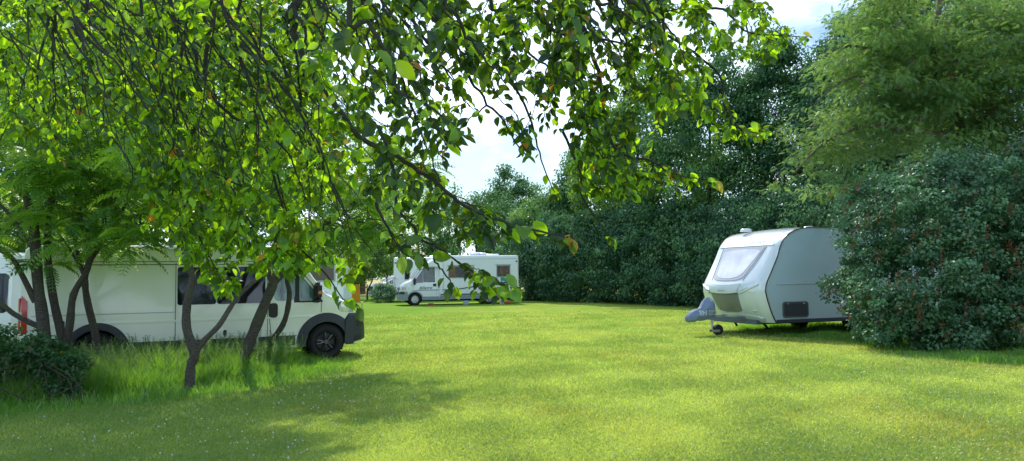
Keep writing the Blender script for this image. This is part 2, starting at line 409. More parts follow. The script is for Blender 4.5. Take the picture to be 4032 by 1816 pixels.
nt.links.new(cn.outputs['Fac'], cr.inputs['Value'])
cm = N(nt, 'ShaderNodeMix', data_type='RGBA'); tnt = N(nt, 'ShaderNodeVectorMath', operation='MULTIPLY'); tnt.inputs[1].default_value = (.62, .82, 1.05); nt.links.new(sky.outputs[0], tnt.inputs[0]); nt.links.new(tnt.outputs[0], cm.inputs['A']); cm.inputs['B'].default_value = (13.0, 15.2, 18.2, 1)
cf = N(nt, 'ShaderNodeMath', operation='MULTIPLY'); cf.inputs[1].default_value = .9; nt.links.new(cr.outputs[0], cf.inputs[0])
nt.links.new(cf.outputs[0], cm.inputs['Factor']); nt.links.new(cm.outputs['Result'], bg.inputs['Color']); nt.links.new(bg.outputs[0], wo.inputs[0])
sl = bpy.data.lights.new('sun', 'SUN'); sl.energy = 5.0; sl.angle = R(.5); sl.color = (1, .915, .77)
so = bpy.data.objects.new('sun', sl); C.objects.link(so); so.rotation_euler = (-sd).to_track_quat('-Z', 'Y').to_euler(); so.location = (-20, 30, 40)

# ------------------------------------------------------------------ ground
def ground_mat():
    m, nt, out = newmat('lawn')
    b = N(nt, 'ShaderNodeBsdfDiffuse')
    tc = N(nt, 'ShaderNodeTexCoord')
    def noise(sc, det, stretch=None, rough=.6):
        n = N(nt, 'ShaderNodeTexNoise'); n.inputs['Scale'].default_value = sc; n.inputs['Detail'].default_value = det; n.inputs['Roughness'].default_value = rough
        if stretch:
            mp = N(nt, 'ShaderNodeMapping'); mp.inputs['Scale'].default_value = stretch; nt.links.new(tc.outputs['Object'], mp.inputs[0]); nt.links.new(mp.outputs[0], n.inputs['Vector'])
        else: nt.links.new(tc.outputs['Object'], n.inputs['Vector'])
        return n
    def ramp(n, a, bb, lo=0.0, hi=1.0):
        r = N(nt, 'ShaderNodeMapRange'); r.inputs['From Min'].default_value = a; r.inputs['From Max'].default_value = bb
        r.inputs['To Min'].default_value = lo; r.inputs['To Max'].default_value = hi
        nt.links.new(n, r.inputs['Value']); return r.outputs[0]
    def mix(f, A, B):
        c = N(nt, 'ShaderNodeMix', data_type='RGBA'); nt.links.new(f, c.inputs['Factor'])
        for k, x in (('A', A), ('B', B)):
            if isinstance(x, tuple): c.inputs[k].default_value = (*x, 1)
            else: nt.links.new(x, c.inputs[k])
        return c.outputs['Result']
    big = noise(.45, 5, (1, .6, 1)); mid = noise(2.2, 6); fine = noise(60, 4, None, .8)
    c = mix(ramp(big.outputs['Fac'], .38, .62), (.23, .39, .055), (.49, .51, .11))
    c = mix(ramp(mid.outputs['Fac'], .55, .72, 0, .7), c, (.46, .38, .17))
    n3 = noise(1.1, 4, (1, 1, 1)); c = mix(ramp(n3.outputs['Fac'], .55, .72, 0, .5), c, (.16, .33, .07))
    sp0 = N(nt, 'ShaderNodeSeparateXYZ'); nt.links.new(tc.outputs['Object'], sp0.inputs[0]); c = mix(ramp(sp0.outputs['X'], -.5, -4.5, 0, .7), c, (.13, .29, .05))  # greener and darker to the left: tree shade painted into the lawn colour
    c = mix(ramp(fine.outputs['Fac'], .30, .70), (.14, .24, .035), c)
    sp = N(nt, 'ShaderNodeSeparateXYZ'); nt.links.new(tc.outputs['Object'], sp.inputs[0])
    c = mix(ramp(sp.outputs['Y'], 64, 74), c, (.42, .38, .17))
    nt.links.new(c, b.inputs['Color'])
    bp = N(nt, 'ShaderNodeBump'); bp.inputs['Strength'].default_value = .6; bp.inputs['Distance'].default_value = .03
    nt.links.new(fine.outputs['Fac'], bp.inputs['Height']); nt.links.new(bp.outputs[0], b.inputs['Normal'])
    nt.links.new(b.outputs[0], out.inputs[0]); return m
g = MB()
xs = [-900, -120, -60, -30, -12, 0, 12, 30, 60, 120, 900]; ys = [-60, -10, 0, 6, 12, 20, 30, 45, 70, 120, 300, 1500]
g.grid([[(x, y, 0) for x in xs][::-1] for y in ys])
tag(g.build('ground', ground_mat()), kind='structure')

# rough-grass island under the trees (photo outline on the ground)
isl_px = [(-500, 1760), (0, 1625), (300, 1605), (700, 1565), (1050, 1515), (1270, 1470), (1290, 1435), (1250, 1425), (1000, 1425), (600, 1432), (-500, 1440)]
ISL = [tuple(ground(*p)[:2]) for p in isl_px]
def blades(name, P, h, wd, lean, mat, label, cat=None, kind='stuff', v=None, t=None, parent=None, bend=.5):
    n = len(P); a = rng.random(n) * 2 * PI
    w2 = np.stack([np.cos(a), np.sin(a), np.zeros(n)], 1) * (wd / 2)[:, None]
    b = rng.random(n) * 2 * PI; ln = np.stack([np.cos(b), np.sin(b), np.zeros(n)], 1) * (lean * h)[:, None]
    base = np.column_stack([P, np.zeros(n)]); up = np.array([0, 0, 1.0])
    m1 = base + up * (h * .5)[:, None] + ln * .3
    tip = base + up * (h * (1 - .3 * lean))[:, None] + ln
    V = np.stack([base - w2, base + w2, m1 + w2 * .8, m1 - w2 * .8, tip - w2 * .05, tip + w2 * .05], 1).reshape(-1, 3)
    k = (np.arange(n) * 6)[:, None, None]
    Fq = (np.array([[0, 1, 2, 3], [3, 2, 5, 4]])[None] + k).reshape(-1, 4)
    o = arrmesh(name, V, Fq, mat, parent, {'v': np.repeat(rng.random(n) if v is None else v, 6), 't': np.repeat(np.zeros(n) if t is None else t, 6)})
    return tag(o, label, cat, kind=kind)
def vnoise(x, y, s, seed):
    r = np.random.default_rng(seed); o = np.zeros(len(x))
    for k in range(6):
        a = r.random() * 2 * PI; f = s * (.6 + r.random() * 1.4); o += np.sin((x * math.cos(a) + y * math.sin(a)) * f + r.random() * 6)
    return o / 6
# short lawn blades, density falling off with distance
n = 640000
u = rng.random(n); Y = 1 / ((1 / 5.6) * (1 - u) + (1 / 34.0) * u)
X = (rng.random(n) * 2 - 1) * (.72 * Y + 2.2)
k = ~inpoly(X, Y, [ISL[0], ISL[1], ISL[2], ISL[3], ISL[4], ISL[5], ISL[6], ISL[7], ISL[8], ISL[9], ISL[10]])
X, Y = X[k], Y[k]; n = len(X)
pat = vnoise(X, Y, 1.6, 5) + vnoise(X, Y, 4.5, 6) * .6
pat2 = vnoise(X, Y, 1.1, 15) + vnoise(X, Y, 3.0, 16) * .5
h = (.018 + .022 * rng.random(n) + .012 * np.clip(pat, 0, 1)) * (1 + Y / 40)
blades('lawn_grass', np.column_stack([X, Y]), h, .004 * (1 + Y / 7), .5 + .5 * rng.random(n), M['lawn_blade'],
       'short mown yellow-green lawn grass covering the open meadow', 'grass', v=np.clip(.42 - .45 * np.clip((-X - .5) / 3.5, 0, 1) * np.clip((15 - Y) / 4, 0, 1) - pat * .95 - .3 * np.clip(vnoise(X, Y, 2.4, 44) * 2 - .35, 0, 1) + rng.normal(0, .34, n), 0, 1),  # near left blades darker: tree shade put into their tone as well
       t=np.where(rng.random(n) < .03 + .45 * np.clip(-pat2 * 1.8 - .3, 0, 1), .24, 0))
# tall grass
isl = np.array(ISL)
def in_isl(n):
    lo, hi = isl.min(0), isl.max(0); q = lo + (hi - lo) * rng.random((n, 2)); return q[inpoly(q[:, 0], q[:, 1], ISL)]
def edge_dist(q):
    d = np.full(len(q), 9e9)
    for i in range(len(ISL)):
        a, b = np.array(ISL[i]), np.array(ISL[(i + 1) % len(ISL)]); ab = b - a
        t = np.clip(((q - a) @ ab) / (ab @ ab), 0, 1); d = np.minimum(d, np.linalg.norm(q - a - t[:, None] * ab, axis=1))
    return d
q = in_isl(250000); ed = edge_dist(q); q = q + rng.normal(0, 1, q.shape) * np.where(ed < .5, .30, .05)[:, None]; n = len(q); ed = ed * (.55 + .9 * np.clip(.5 + vnoise(q[:, 0], q[:, 1], 3.5, 21), 0, 1))
hh = (.06 + .34 * np.clip(ed / 1.1, 0, 1) * (.6 + .8 * np.clip(.5 + vnoise(q[:, 0], q[:, 1], 5, 22), 0, 1))) * (.6 + .7 * rng.random(n))
blades('tall_grass', q, hh, .006 + .006 * rng.random(n), .2 + .5 * rng.random(n), M['grass_tall'], 'long uncut green grass around the trunks beside the white van', 'grass')
fr = [tuple(ground(*p)[:2]) for p in ((2900, 1300), (3100, 1330), (3350, 1345), (3600, 1405), (3800, 1430), (4200, 1450), (4200, 1380), (3700, 1330), (3400, 1290), (3000, 1270))]
fa = np.array(fr); q = fa.min(0) + (fa.max(0) - fa.min(0)) * rng.random((60000, 2)); q = q[inpoly(q[:, 0], q[:, 1], fr)]; q = q + rng.normal(0, .12, q.shape)
blades('fringe_grass', q, (.04 + .16 * np.clip(.4 + vnoise(q[:, 0], q[:, 1], 4, 33), 0, 1)) * (.6 + .7 * rng.random(len(q))), .008 + .006 * rng.random(len(q)), .2 + .5 * rng.random(len(q)), M['grass_tall'], 'longer green grass fringe at the foot of the lilac and under the caravan', 'grass')
# seed heads: thin stalk with sprays
q = in_isl(4500); ed = edge_dist(q); q = q[ed > .45]; n = len(q)
T = []; Fq = []
for i in range(3):
    kk = len(T); T += [(-.004, i / 3, .03 * i * i / 4), (.004, i / 3, .03 * i * i / 4), (.004, (i + 1) / 3, .03 * (i + 1) ** 2 / 4), (-.004, (i + 1) / 3, .03 * (i + 1) ** 2 / 4)]; Fq.append((kk, kk + 1, kk + 2, kk + 3))
rr = np.random.default_rng(1)
for i in range(16):
    s = .70 + .30 * i / 16; d = np.array([rr.normal(), .6, rr.normal()]) ; d /= np.linalg.norm(d); o = np.array([0, s, .06 * s * s]); L = .09 * (1.15 - s) / .4 + .02
    kk = len(T); p = np.array([.006, 0, .006]); T += [tuple(o), tuple(o + d * L * .6 + p), tuple(o + d * L), tuple(o + d * L * .6 - p)]; Fq.append((kk, kk + 1, kk + 2, kk + 3))
T = np.array(T); Fq = np.array(Fq)
D = np.column_stack([rng.normal(0, .16, n), rng.normal(0, .16, n), np.ones(n)]); Nn = np.column_stack([rng.normal(0, 1, n), rng.normal(0, 1, n), np.zeros(n)])
o = leaves('seed_grass', T, Fq, np.column_stack([q, np.zeros(n)]), D, Nn, .38 + .32 * rng.random(n), M['grass_seed'])
tag(o, 'pale feathery grass stalks gone to seed under the sumac trees', 'grass', kind='stuff')
# clover heads
cl = [(3 + .0, 0)]; cl = []
for (px, py, sx, sy, k) in ((950, 1690, 420, 60, 40), (400, 1730, 300, 50, 16), (1250, 1560, 130, 60, 60), (1300, 1500, 60, 30, 26), (1700, 1560, 260, 70, 22), (2500, 1520, 420, 90, 34), (2300, 1720, 500, 60, 22), (1050, 1760, 250, 40, 30), (3550, 1470, 90, 12, 10)):
    for _ in range(k):
        p = ground(px + rng.normal() * sx, max(py + rng.normal() * sy, 1300)); cl.append(p)
mb = MB()
for p in cl: mb.ball((p.x, p.y, .045 + .02 * rng.random()), .006 + .003 * rng.random(), 3, 5)
tag(mb.build('clover_flowers', M['clover']), 'tiny white clover heads scattered over the lawn', 'clover', kind='stuff')

# ------------------------------------------------------------------ vehicles (local x forward, y left, z up)
def interp(prof, x):
    if x <= prof[0][0]: return prof[0][1]
    for (a, b), (c, d) in zip(prof, prof[1:]):
        if x <= c: return b + (d - b) * (x - a) / (c - a) if c > a else d
    return prof[-1][1]
class Shell:
    """a vehicle shell: length profile of roof and sill, half width as a function of x and z, wheel openings"""
    def __init__(s, top, sill, W, arches=(), Ra=.40, zw=.34, r=.12, taper=(1.15, 2.3, .06), crown=.03):
        s.top, s.sill, s.Wp, s.arches, s.Ra, s.zw, s.r, s.taper, s.crown = top, sill, W, arches, Ra, zw, r, taper, crown
    def zb(s, x):
        z = interp(s.sill, x)
        for a in s.arches:
            d = abs(x - a)
            if d < s.Ra: z = max(z, s.zw + math.sqrt(s.Ra ** 2 - d * d))
        return z
    def W(s, x): return interp(s.Wp, x)
    def hw(s, x, z):
        z0, z1, k = s.taper; t = max(0, (z - z0) / (z1 - z0))
        zt = interp(s.top, x); w = s.W(x) * (1 - k * t)
        r = min(s.r, (zt - s.zb(x)) * .45)
        if z > zt - r: u = (z - (zt - r)) / r; w = w - r * (1 - math.sqrt(max(0, 1 - u * u)))
        return w
    def build(s, name, mat, parent, step=.06, x0=None, x1=None):
        x0 = s.top[0][0] if x0 is None else x0; x1 = s.top[-1][0] if x1 is None else x1
        xs = list(np.arange(x0, x1, step)) + [x1] + [p[0] for p in s.top if x0 <= p[0] <= x1]
        for a in s.arches:
            for k in range(13):
                xs.append(a - s.Ra * math.cos(PI * k / 12))
            xs += [a - s.Ra - .002, a + s.Ra + .002]
        xs = sorted(set(round(x, 4) for x in xs if x0 <= x <= x1)); rows = []
        for x in xs:
            zt, zb = interp(s.top, x), s.zb(x); r = min(s.r, (zt - zb) * .45); half = [(s.hw(x, zb) * .96, zb - .0)]
            for k in range(9): z = zb + (zt - r - zb) * k / 8; half.append((s.hw(x, z), z))
            w = s.hw(x, zt - r)
            for k in range(1, 5):
                a = PI / 2 * k / 5; half.append((w - r * (1 - math.cos(a)), zt - r + r * math.sin(a)))
            half.append(((w - r) * .98, zt + s.crown * .15)); half.append(((w - r) * .5, zt + s.crown * .8)); half.append((0, zt + s.crown))
            rows.append([(x, y, z) for y, z in half] + [(x, -y, z) for y, z in half[-2::-1]])
        mb = MB(); mb.grid(rows)
        for row, flip in ((rows[0], False), (rows[-1], True)):
            n = len(row); fs = []
            for i in range(n // 2):
                q = (i, i + 1, n - 2 - i, n - 1 - i)
                if len(set(q)) >= 3: fs.append(q if flip else q[::-1])
            mb.add(row, [tuple(dict.fromkeys(f)) for f in fs])
        return mb.build(name, mat, parent, smooth=True)
    def patch(s, mb, bot, topf, x0, x1, side, off=.006, nx=14, nz=6, lip=.012):
        """a panel lying on the side; bot/topf: functions of x or constants"""
        B = bot if callable(bot) else (lambda x: bot); T = topf if callable(topf) else (lambda x: topf)
        rows = []
        xs = [x0 + (x1 - x0) * i / nx for i in range(nx + 1)]
        for ii, x in enumerate([xs[0]] + xs + [xs[-1]]):
            b, t = B(x), T(x); row = []
            zs = [b + (t - b) * k / nz for k in range(nz + 1)]
            for kk, z in enumerate([zs[0]] + zs + [zs[-1]]):
                o = off if (0 < kk < nz + 2 and 0 < ii < nx + 2) else -lip
                row.append((x, side * (s.hw(x, z) + o), z))
            rows.append(row)
        mb.grid(rows); return mb
def rr2(x0, x1, z0, z1, r):
    """rounded rectangle as bottom and top functions of x"""
    def c(x):
        d = min(x - x0, x1 - x)
        return r - math.sqrt(max(0, r * r - (r - d) ** 2)) if d < r else 0
    return (lambda x: z0 + c(x)), (lambda x: z1 - c(x))
def fine(x0, x1, r, n=10):
    return [x0, x1]
def rpatch(sh, name, mat, parent, x0, x1, z0, z1, side, r=.05, off=.006, label=None, topf=None, nx=26):
    b, t = rr2(x0, x1, z0, z1, r)
    if topf: t0 = t; t = lambda x: max(b(x) + .002, min(t0(x), topf(x)))
    mb = MB(); sh.patch(mb, b, t, x0, x1, side, off, nx=nx); return mb.build(name, mat, parent, smooth=True, label=label)
def wheel(parent, x, y, Rr, wd, side, style, ext=.0):
    e = empty('wheel', (x, y, Rr), parent=parent)
    if side < 0: e.rotation_euler = (0, 0, PI)
    # local +y outward
    t = MB(); rr_ = Rr; ri = Rr * .62
    t.lathe([(ri, wd * .5 - .02), (ri + .02, wd * .5), (rr_ - .05, wd * .5 + .006), (rr_ - .012, wd * .5 - .03), (rr_, wd * .5 - .06), (rr_, 0), (rr_, -wd * .5 + .05), (rr_ - .02, -wd * .5), (ri, -wd * .5)], (0, 0, 0), n=36)
    nl = 40
    for k in range(nl):       # tread lugs
        a = 2 * PI * k / nl; m = Matrix.Rotation(-a, 3, 'Y')
        for yy in (wd * .34, -wd * .05): t.box(m @ Vector((rr_ + .002, yy, 0)), (.014, wd * .26, Rr * .09), m)
    t.build('tyre', M['tyre'], e, smooth=False)
    mt = {'dark': M['rim_dark'], 'black': M['rim_black'], 'silver': M['rim_silver']}[style]
    d = MB()
    d.lathe([(ri + .004, wd * .5 - .015), (ri - .012, wd * .5 - .005), (ri - .03, wd * .5 - .03), (ri - .035, wd * .1), (.0, wd * .1)], (0, 0, 0), n=32)
    dd = d.build('rim', M['rim_black'] if style != 'silver' else M['rim_silver'], e, smooth=True)
    s = MB(); n = 5 if style == 'dark' else 6
    yo = wd * .5 - .035
    for k in range(n):
        for off in (-.20, .20):
            a0 = 2 * PI * k / n + off * .35; a1 = 2 * PI * k / n + off * 1.15
            p0 = Vector((math.cos(a0) * .05, yo, math.sin(a0) * .05)); pm = Vector((math.cos(a1) * ri * .55, yo + .012, math.sin(a1) * ri * .55)); p1 = Vector((math.cos(2 * PI * k / n + off * .9) * (ri - .02), yo - .005, math.sin(2 * PI * k / n + off * .9) * (ri - .02)))
            s.tube([p0, pm, p1], [.016, .013, .015], 5)
    s.cyl((0, yo - .03, 0), (0, yo + .022, 0), .045, 14)
    s.build('spokes', mt, e, smooth=True)
    return e
def arch_lining(sh, parent, side):
    for a in sh.arches:
        mb = MB()
        rows = []
        for k in range(17):
            t = PI * k / 16; x, z = a + sh.Ra * math.cos(t), sh.zw + sh.Ra * math.sin(t)
            rows.append([(x, side * (sh.hw(x, z) - .004), z), (x, side * (sh.W(x) - .42), z)])
        rows = [[(r[0][0], r[0][1], .2), (r[1][0], r[1][1], .2)] if False else r for r in rows]
        mb.grid(rows)
        c = [(a + sh.Ra * math.cos(PI * k / 16), side * (sh.W(a) - .42), sh.zw + sh.Ra * math.sin(PI * k / 16)) for k in range(17)]
        mb.add(c + [(a - sh.Ra, side * (sh.W(a) - .42), .15), (a + sh.Ra, side * (sh.W(a) - .42), .15)], [tuple(range(19))])
        mb.build('wheel_housing', M['under'], parent)
def arch_moulding(sh, parent, a, side, w=.13, off=.03, mat='black_plastic', z0=.22, t0=-.3, t1=PI + .3):
    mb = MB(); rows = []
    n = 26
    for i in range(n + 1):
        t = t0 + (t1 - t0) * i / n; row = []
        for (rr_, o) in ((sh.Ra - .01, -.03), (sh.Ra - .005, off), (sh.Ra + w * .55, off), (sh.Ra + w, off * .45), (sh.Ra + w + .004, -.01)):
            x, z = a + rr_ * math.cos(t), max(z0, sh.zw + rr_ * math.sin(t)); row.append((x, side * (sh.W(x) + o), z))
        rows.append(row)
    mb.grid(rows); return mb.build('wheel_arch_trim', M[mat], parent, smooth=True)
def topband(sh, mb, xa, xb, ya, yb, off=.01, nx=10, ny=10, shear=0.0, lip=.01):
    """patch lying on the upper surface (windscreen, bonnet), from xa to xb"""
    rows = []
    for i in range(nx + 1):
        x = xa + (xb - xa) * i / nx; row = []
        for j in range(ny + 1):
            y = ya + (yb - ya) * j / ny; u = abs(y) / max(sh.W(x), .01)
            z = interp(sh.top, x) + sh.crown * (1 - u ** 2) + off; row.append((x, y, z))
        rows.append(row)
    mb.grid(rows); return mb
def textobj(s, size, mat, parent, name, origin, xdir, ydir, shear=0.0, ext=.002, sx=1.0, proj=None, bold=0.0):
    cu = bpy.data.curves.new('lettering', 'FONT'); cu.body = s; cu.size = size; cu.shear = shear; cu.extrude = ext; cu.offset = bold
    cu.resolution_u = 3; cu.space_character = 1.12
    to = bpy.data.objects.new('lettering_tmp', cu); C.objects.link(to)
    dg = bpy.context.evaluated_depsgraph_get(); me = bpy.data.meshes.new_from_object(to.evaluated_get(dg))
    bpy.data.objects.remove(to); bpy.data.curves.remove(cu)
    X, Y = Vector(xdir).normalized(), Vector(ydir).normalized(); Z = X.cross(Y)
    for v in me.vertices:
        c = v.co.copy(); p = Vector(origin) + X * c.x * sx + Y * c.y + Z * c.z
        if proj: p = proj(p, c.z)
        v.co = p
    me.materials.clear(); me.materials.append(mat)
    o = bpy.data.objects.new(name, me); C.objects.link(o); o.parent = parent; return o
def strip_on(sh, pts, wds, side, off=.008):
    """a band following (x, z) points on the side"""
    mb = MB(); rows = []
    for (x, z), w_ in zip(pts, wds): rows.append([(x, side * (sh.hw(x, z + w_ / 2) + off), z + w_ / 2), (x, side * (sh.hw(x, z - w_ / 2) + off), z - w_ / 2)])
    mb.grid(rows); return mb

# ---- panel van -----------------------------------------------------
def panel_van(name, label, loc, rz, side=-1, front=True, group=None):
    """side: the side that carries the visible detail (-1 right, +1 left)"""
    t = empty(name, loc, rz, label, 'van', group)
    top = [(-1.16, 1.9), (-1.15, 2.0), (-1.12, 2.18), (-1.05, 2.235), (-.9, 2.25), (2.9, 2.26), (3.2, 2.24), (3.36, 2.19), (3.46, 2.10), (3.62, 1.88), (3.80, 1.62), (3.98, 1.38), (4.06, 1.30), (4.14, 1.255), (4.35, 1.18), (4.55, 1.08), (4.66, .99), (4.75, .86), (4.80, .74)]
    sill = [(-1.16, .36), (-.9, .27), (4.3, .27), (4.8, .30)]
    Wp = [(-1.16, .98), (-1.05, 1.0), (3.6, 1.0), (4.0, .985), (4.3, .95), (4.5, .90), (4.68, .80), (4.8, .66)]
    sh = Shell(top, sill, Wp, arches=(0.0, 4.035), Ra=.415, zw=.335, r=.10, taper=(1.1, 2.25, .075))
    sh.build('body', M['paint'], t)
    S = side
    for sd_ in (-1, 1):
        arch_lining(sh, t, sd_)
        wheel(t, 4.035, sd_ * .87, .345, .23, sd_, 'dark'); wheel(t, 0, sd_ * .87, .345, .23, sd_, 'dark')
        arch_moulding(sh, t, 4.035, sd_, w=.17, off=.035, z0=.27, t0=-.16); arch_moulding(sh, t, 0.0, sd_, w=.12, off=.03, z0=.27, t0=-.16, t1=PI + .16)
    u = MB(); u.box((1.75, 0, .36), (5.4, 1.30, .26)); u.box((4.2, 0, .45), (.9, 1.0, .3)); u.box((2.0, 0, .25), (3.2, 1.72, .10), bev=.03); u.build('underbody', M['under'], t)
    for s in (S,):
        m = MB(); sh.patch(m, .31, .50, .58, 2.70, s, .018, nx=6); m.build('side_moulding', M['black_plastic'], t, smooth=True)
        m = MB(); sh.patch(m, .31, .50, 2.74, 2.96, s, .018, nx=3); sh.patch(m, .31, .50, 2.985, 3.42, s, .018, nx=4); m.build('side_moulding', M['black_plastic'], t, smooth=True)
        m = MB(); sh.patch(m, .30, .46, -1.05, -.52, s, .015, nx=4); m.build('side_moulding', M['black_plastic'], t, smooth=True)
        # long dark glass in the load area, two panes butted
        rpatch(sh, 'side_window', M['glass'], t, 1.30, 1.97, 1.15, 1.85, s, r=.03, off=.008)
        rpatch(sh, 'side_window', M['glass'], t, 1.985, 2.86, 1.15, 1.85, s, r=.03, off=.008)
        # swages and gaps
        m = MB()
        m.grid(strip_rows(sh, [(-1.1, 1.90), (3.2, 1.90)], .016, s, .004, 20)); m.build('panel_gap', M['seam'], t); m = MB(); m.grid(strip_rows(sh, [(-1.1, 1.955), (3.25, 1.955)], .012, s, .004, 20))
        m.build('panel_gap', M['seam'], t); m = MB(); m.grid(strip_rows(sh, [(-1.0, 1.02), (1.25, 1.02)], .014, s, .004, 20)); m.build('slide_rail', M['seamlight'], t); 
        for x in (1.27, 2.90): m = MB(); m.grid([[(x - .006, s * (sh.hw(x, z) + .004), z), (x + .006, s * (sh.hw(x, z) + .004), z)] for z in np.linspace(.5, 1.93, 14)]); m.build('panel_gap', M['seam'], t)
        m = MB()
        # cab door outline
        door = [(2.97, .50), (2.93, .9), (2.91, 1.2), (2.97, 1.6), (3.06, 1.80), (3.16, 1.85), (3.44, 1.84), (3.56, 1.72), (3.75, 1.5), (3.93, 1.2), (3.93, .93)]
        m.grid([[(x - .006, s * (sh.hw(x, z) + .004), z), (x + .006, s * (sh.hw(x, z) + .004), z + .008)] for x, z in densify(door, 5)]); m.build('panel_gap', M['seam'], t); m = MB()
        m.grid([[(x, s * (sh.hw(x, .50) + .004), .503), (x, s * (sh.hw(x, .49) + .004), .49)] for x in np.linspace(2.97, 3.45, 8)])
        m.build('panel_gap', M['seam'], t)
        m = MB(); m.grid(strip_rows(sh, [(-1.0, .86), (3.9, .86)], .10, s, .005, 20, tuck=True)); m.build('body_crease', M['paint'], t, smooth=True)
        # cab windows: black surround, fixed pane and drop pane
        tf = lambda x: (1.78 if x < 3.40 else max(1.20, 1.78 - (x - 3.40) * 1.16))
        rpatch(sh, 'cab_window', M['cabglass'], t, 3.02, 3.42, 1.18, 1.76, s, r=.10, off=.010)
        rpatch(sh, 'cab_window', M['cabglass'], t, 3.50, 3.88, 1.17, 1.9, s, r=.03, off=.010, topf=lambda x: 1.70 - (x - 3.50) * 1.22)
        m = MB(); sh.patch(m, 1.14, lambda x: min(1.82, 1.82 - max(0, x - 3.42) * 1.22), 3.40, 3.96, s, .005, nx=12); m.build('window_surround', M['black'], t, smooth=True)
        # mirror
        y = s * (sh.hw(3.85, 1.3)); mr = MB(); mr.box((3.83, y + s * .17, 1.36), (.16, .20, .34), bev=.06); mr.box((3.84, y + s * .06, 1.18), (.12, .20, .10), bev=.03)
        mo = mr.build('wing_mirror', M['black'], t, smooth=True)
        m2 = MB(); m2.box((3.86, y + s * .275, 1.33), (.09, .02, .07), bev=.01); m2.build('indicator', M['orange_lamp'], mo)
        # handle
        rpatch(sh, 'door_handle', M['black'], t, 2.93, 3.09, .86, 1.14, s, r=.06, off=.025)
        rpatch(sh, 'fuel_flap', M['black'], t, 2.10, 2.16, .55, .66, s, r=.03, off=.01)
        rpatch(sh, 'electric_hookup', M['black'], t, -.62, -.50, .80, .92, s, r=.01, off=.012)
        rpatch(sh, 'roof_gutter', M['rail'], t, -.9, 3.1, 2.165, 2.18, s, r=.004, off=.012, nx=30)
        # tail lamp wrapping the corner
        m = MB(); sh.patch(m, .72, lambda x: 1.38 - (x + 1.15) * 1.2, -1.15, -1.06, s, .012, nx=4); m.box((-1.17, s * .88, 1.03), (.05, .20, .62), bev=.02)
        tl = m.build('tail_lamp', M['red_lamp'], t, smooth=True)
        m = MB(); m.box((-1.165, s * .985, 1.02), (.06, .03, .16)); m.build('reversing_lamp', M['clear_lamp'], tl)
    # windscreen, headlamps, bumper
    m = MB(); topband(sh, m, 3.42, 4.02, -.80, .80, .012, 12, 10); m.build('windscreen', M['screen'], t, smooth=True)
    m = MB(); topband(sh, m, 4.02, 4.10, -.86, .86, .010, 3, 10); m.build('scuttle', M['black'], t, smooth=True)
    for s in (-1, 1):
        m = MB(); rows = []
        for i in range(9):
            x = 4.33 + .36 * i / 8; z0, z1 = .93 - .02 * i / 8, 1.09 - .16 * (i / 8) ** 1.5 + .02
            rows.append([(x, s * (sh.hw(x, z) + .012), z) for z in np.linspace(z0, max(z0 + .01, z1), 5)])
        m.grid(rows); m.build('headlamp', M['clear_lamp'], t, smooth=True)
    # wrap-around bumper as its own slightly larger shell
    bt = [(4.40, .30), (4.42, .80), (4.50, .90), (4.70, .90), (4.80, .86), (4.88, .78), (4.92, .60)]
    bw = [(4.40, .975), (4.50, .955), (4.62, .90), (4.75, .80), (4.84, .68), (4.92, .50)]
    bs = Shell(bt, [(4.40, .29), (4.92, .36)], bw, r=.08, taper=(3, 4, 0), crown=.0)
    bo = bs.build('front_bumper', M['black_plastic'], t, step=.04)
    for s in (-1, 1):
        m = MB(); bs.patch(m, .34, .44, 4.62, 4.80, s, .006, nx=5); m.build('fog_lamp', M['black'], bo)
        m = MB(); bs.patch(m, .62, .78, 4.66, 4.84, s, .004, nx=5); m.build('air_intake', M['black'], bo)
    # roof fittings
    m = MB(); m.box((-.1, .1, 2.315), (.75, .55, .07), bev=.03); m.build('roof_vent', M['black'], t, smooth=True)
    m = MB(); m.box((1.7, .15, 2.305), (.9, .6, .05), bev=.02); m.build('solar_panel', M['glass'], t, smooth=True)
    m = MB(); m.cyl((.75, -.1, 2.25), (.75, -.1, 2.34), .12, 14, .10); m.build('roof_dome', M['gelcoat'], t, smooth=True)
    return t
def densify(p, k):
    out = []
    for (a, b), (c, d) in zip(p, p[1:]):
        for i in range(k): out.append((a + (c - a) * i / k, b + (d - b) * i / k))
    return out + [p[-1]]
def strip_rows(sh, pts, w_, s, off, n, tuck=False):
    q = densify(pts, n)
    if tuck: return [[(x, s * (sh.hw(x, z) - .002), z + w_ / 2), (x, s * (sh.hw(x, z) + off), z + w_ * .1), (x, s * (sh.hw(x, z) + off), z - w_ * .1), (x, s * (sh.hw(x, z) - .002), z - w_ / 2)] for x, z in q]
    return [[(x, s * (sh.hw(x, z) + off), z + w_ / 2), (x, s * (sh.hw(x, z) + off), z - w_ / 2)] for x, z in q]
h25 = R(25)
hx, hy = math.cos(h25), math.sin(h25)
VO = Vector((-7.38 - hy, 13.535 + hx, 0))
panel_van('camper_van', 'near white panel van with black side window and dark alloy wheels, behind tree trunks', VO, h25, -1)

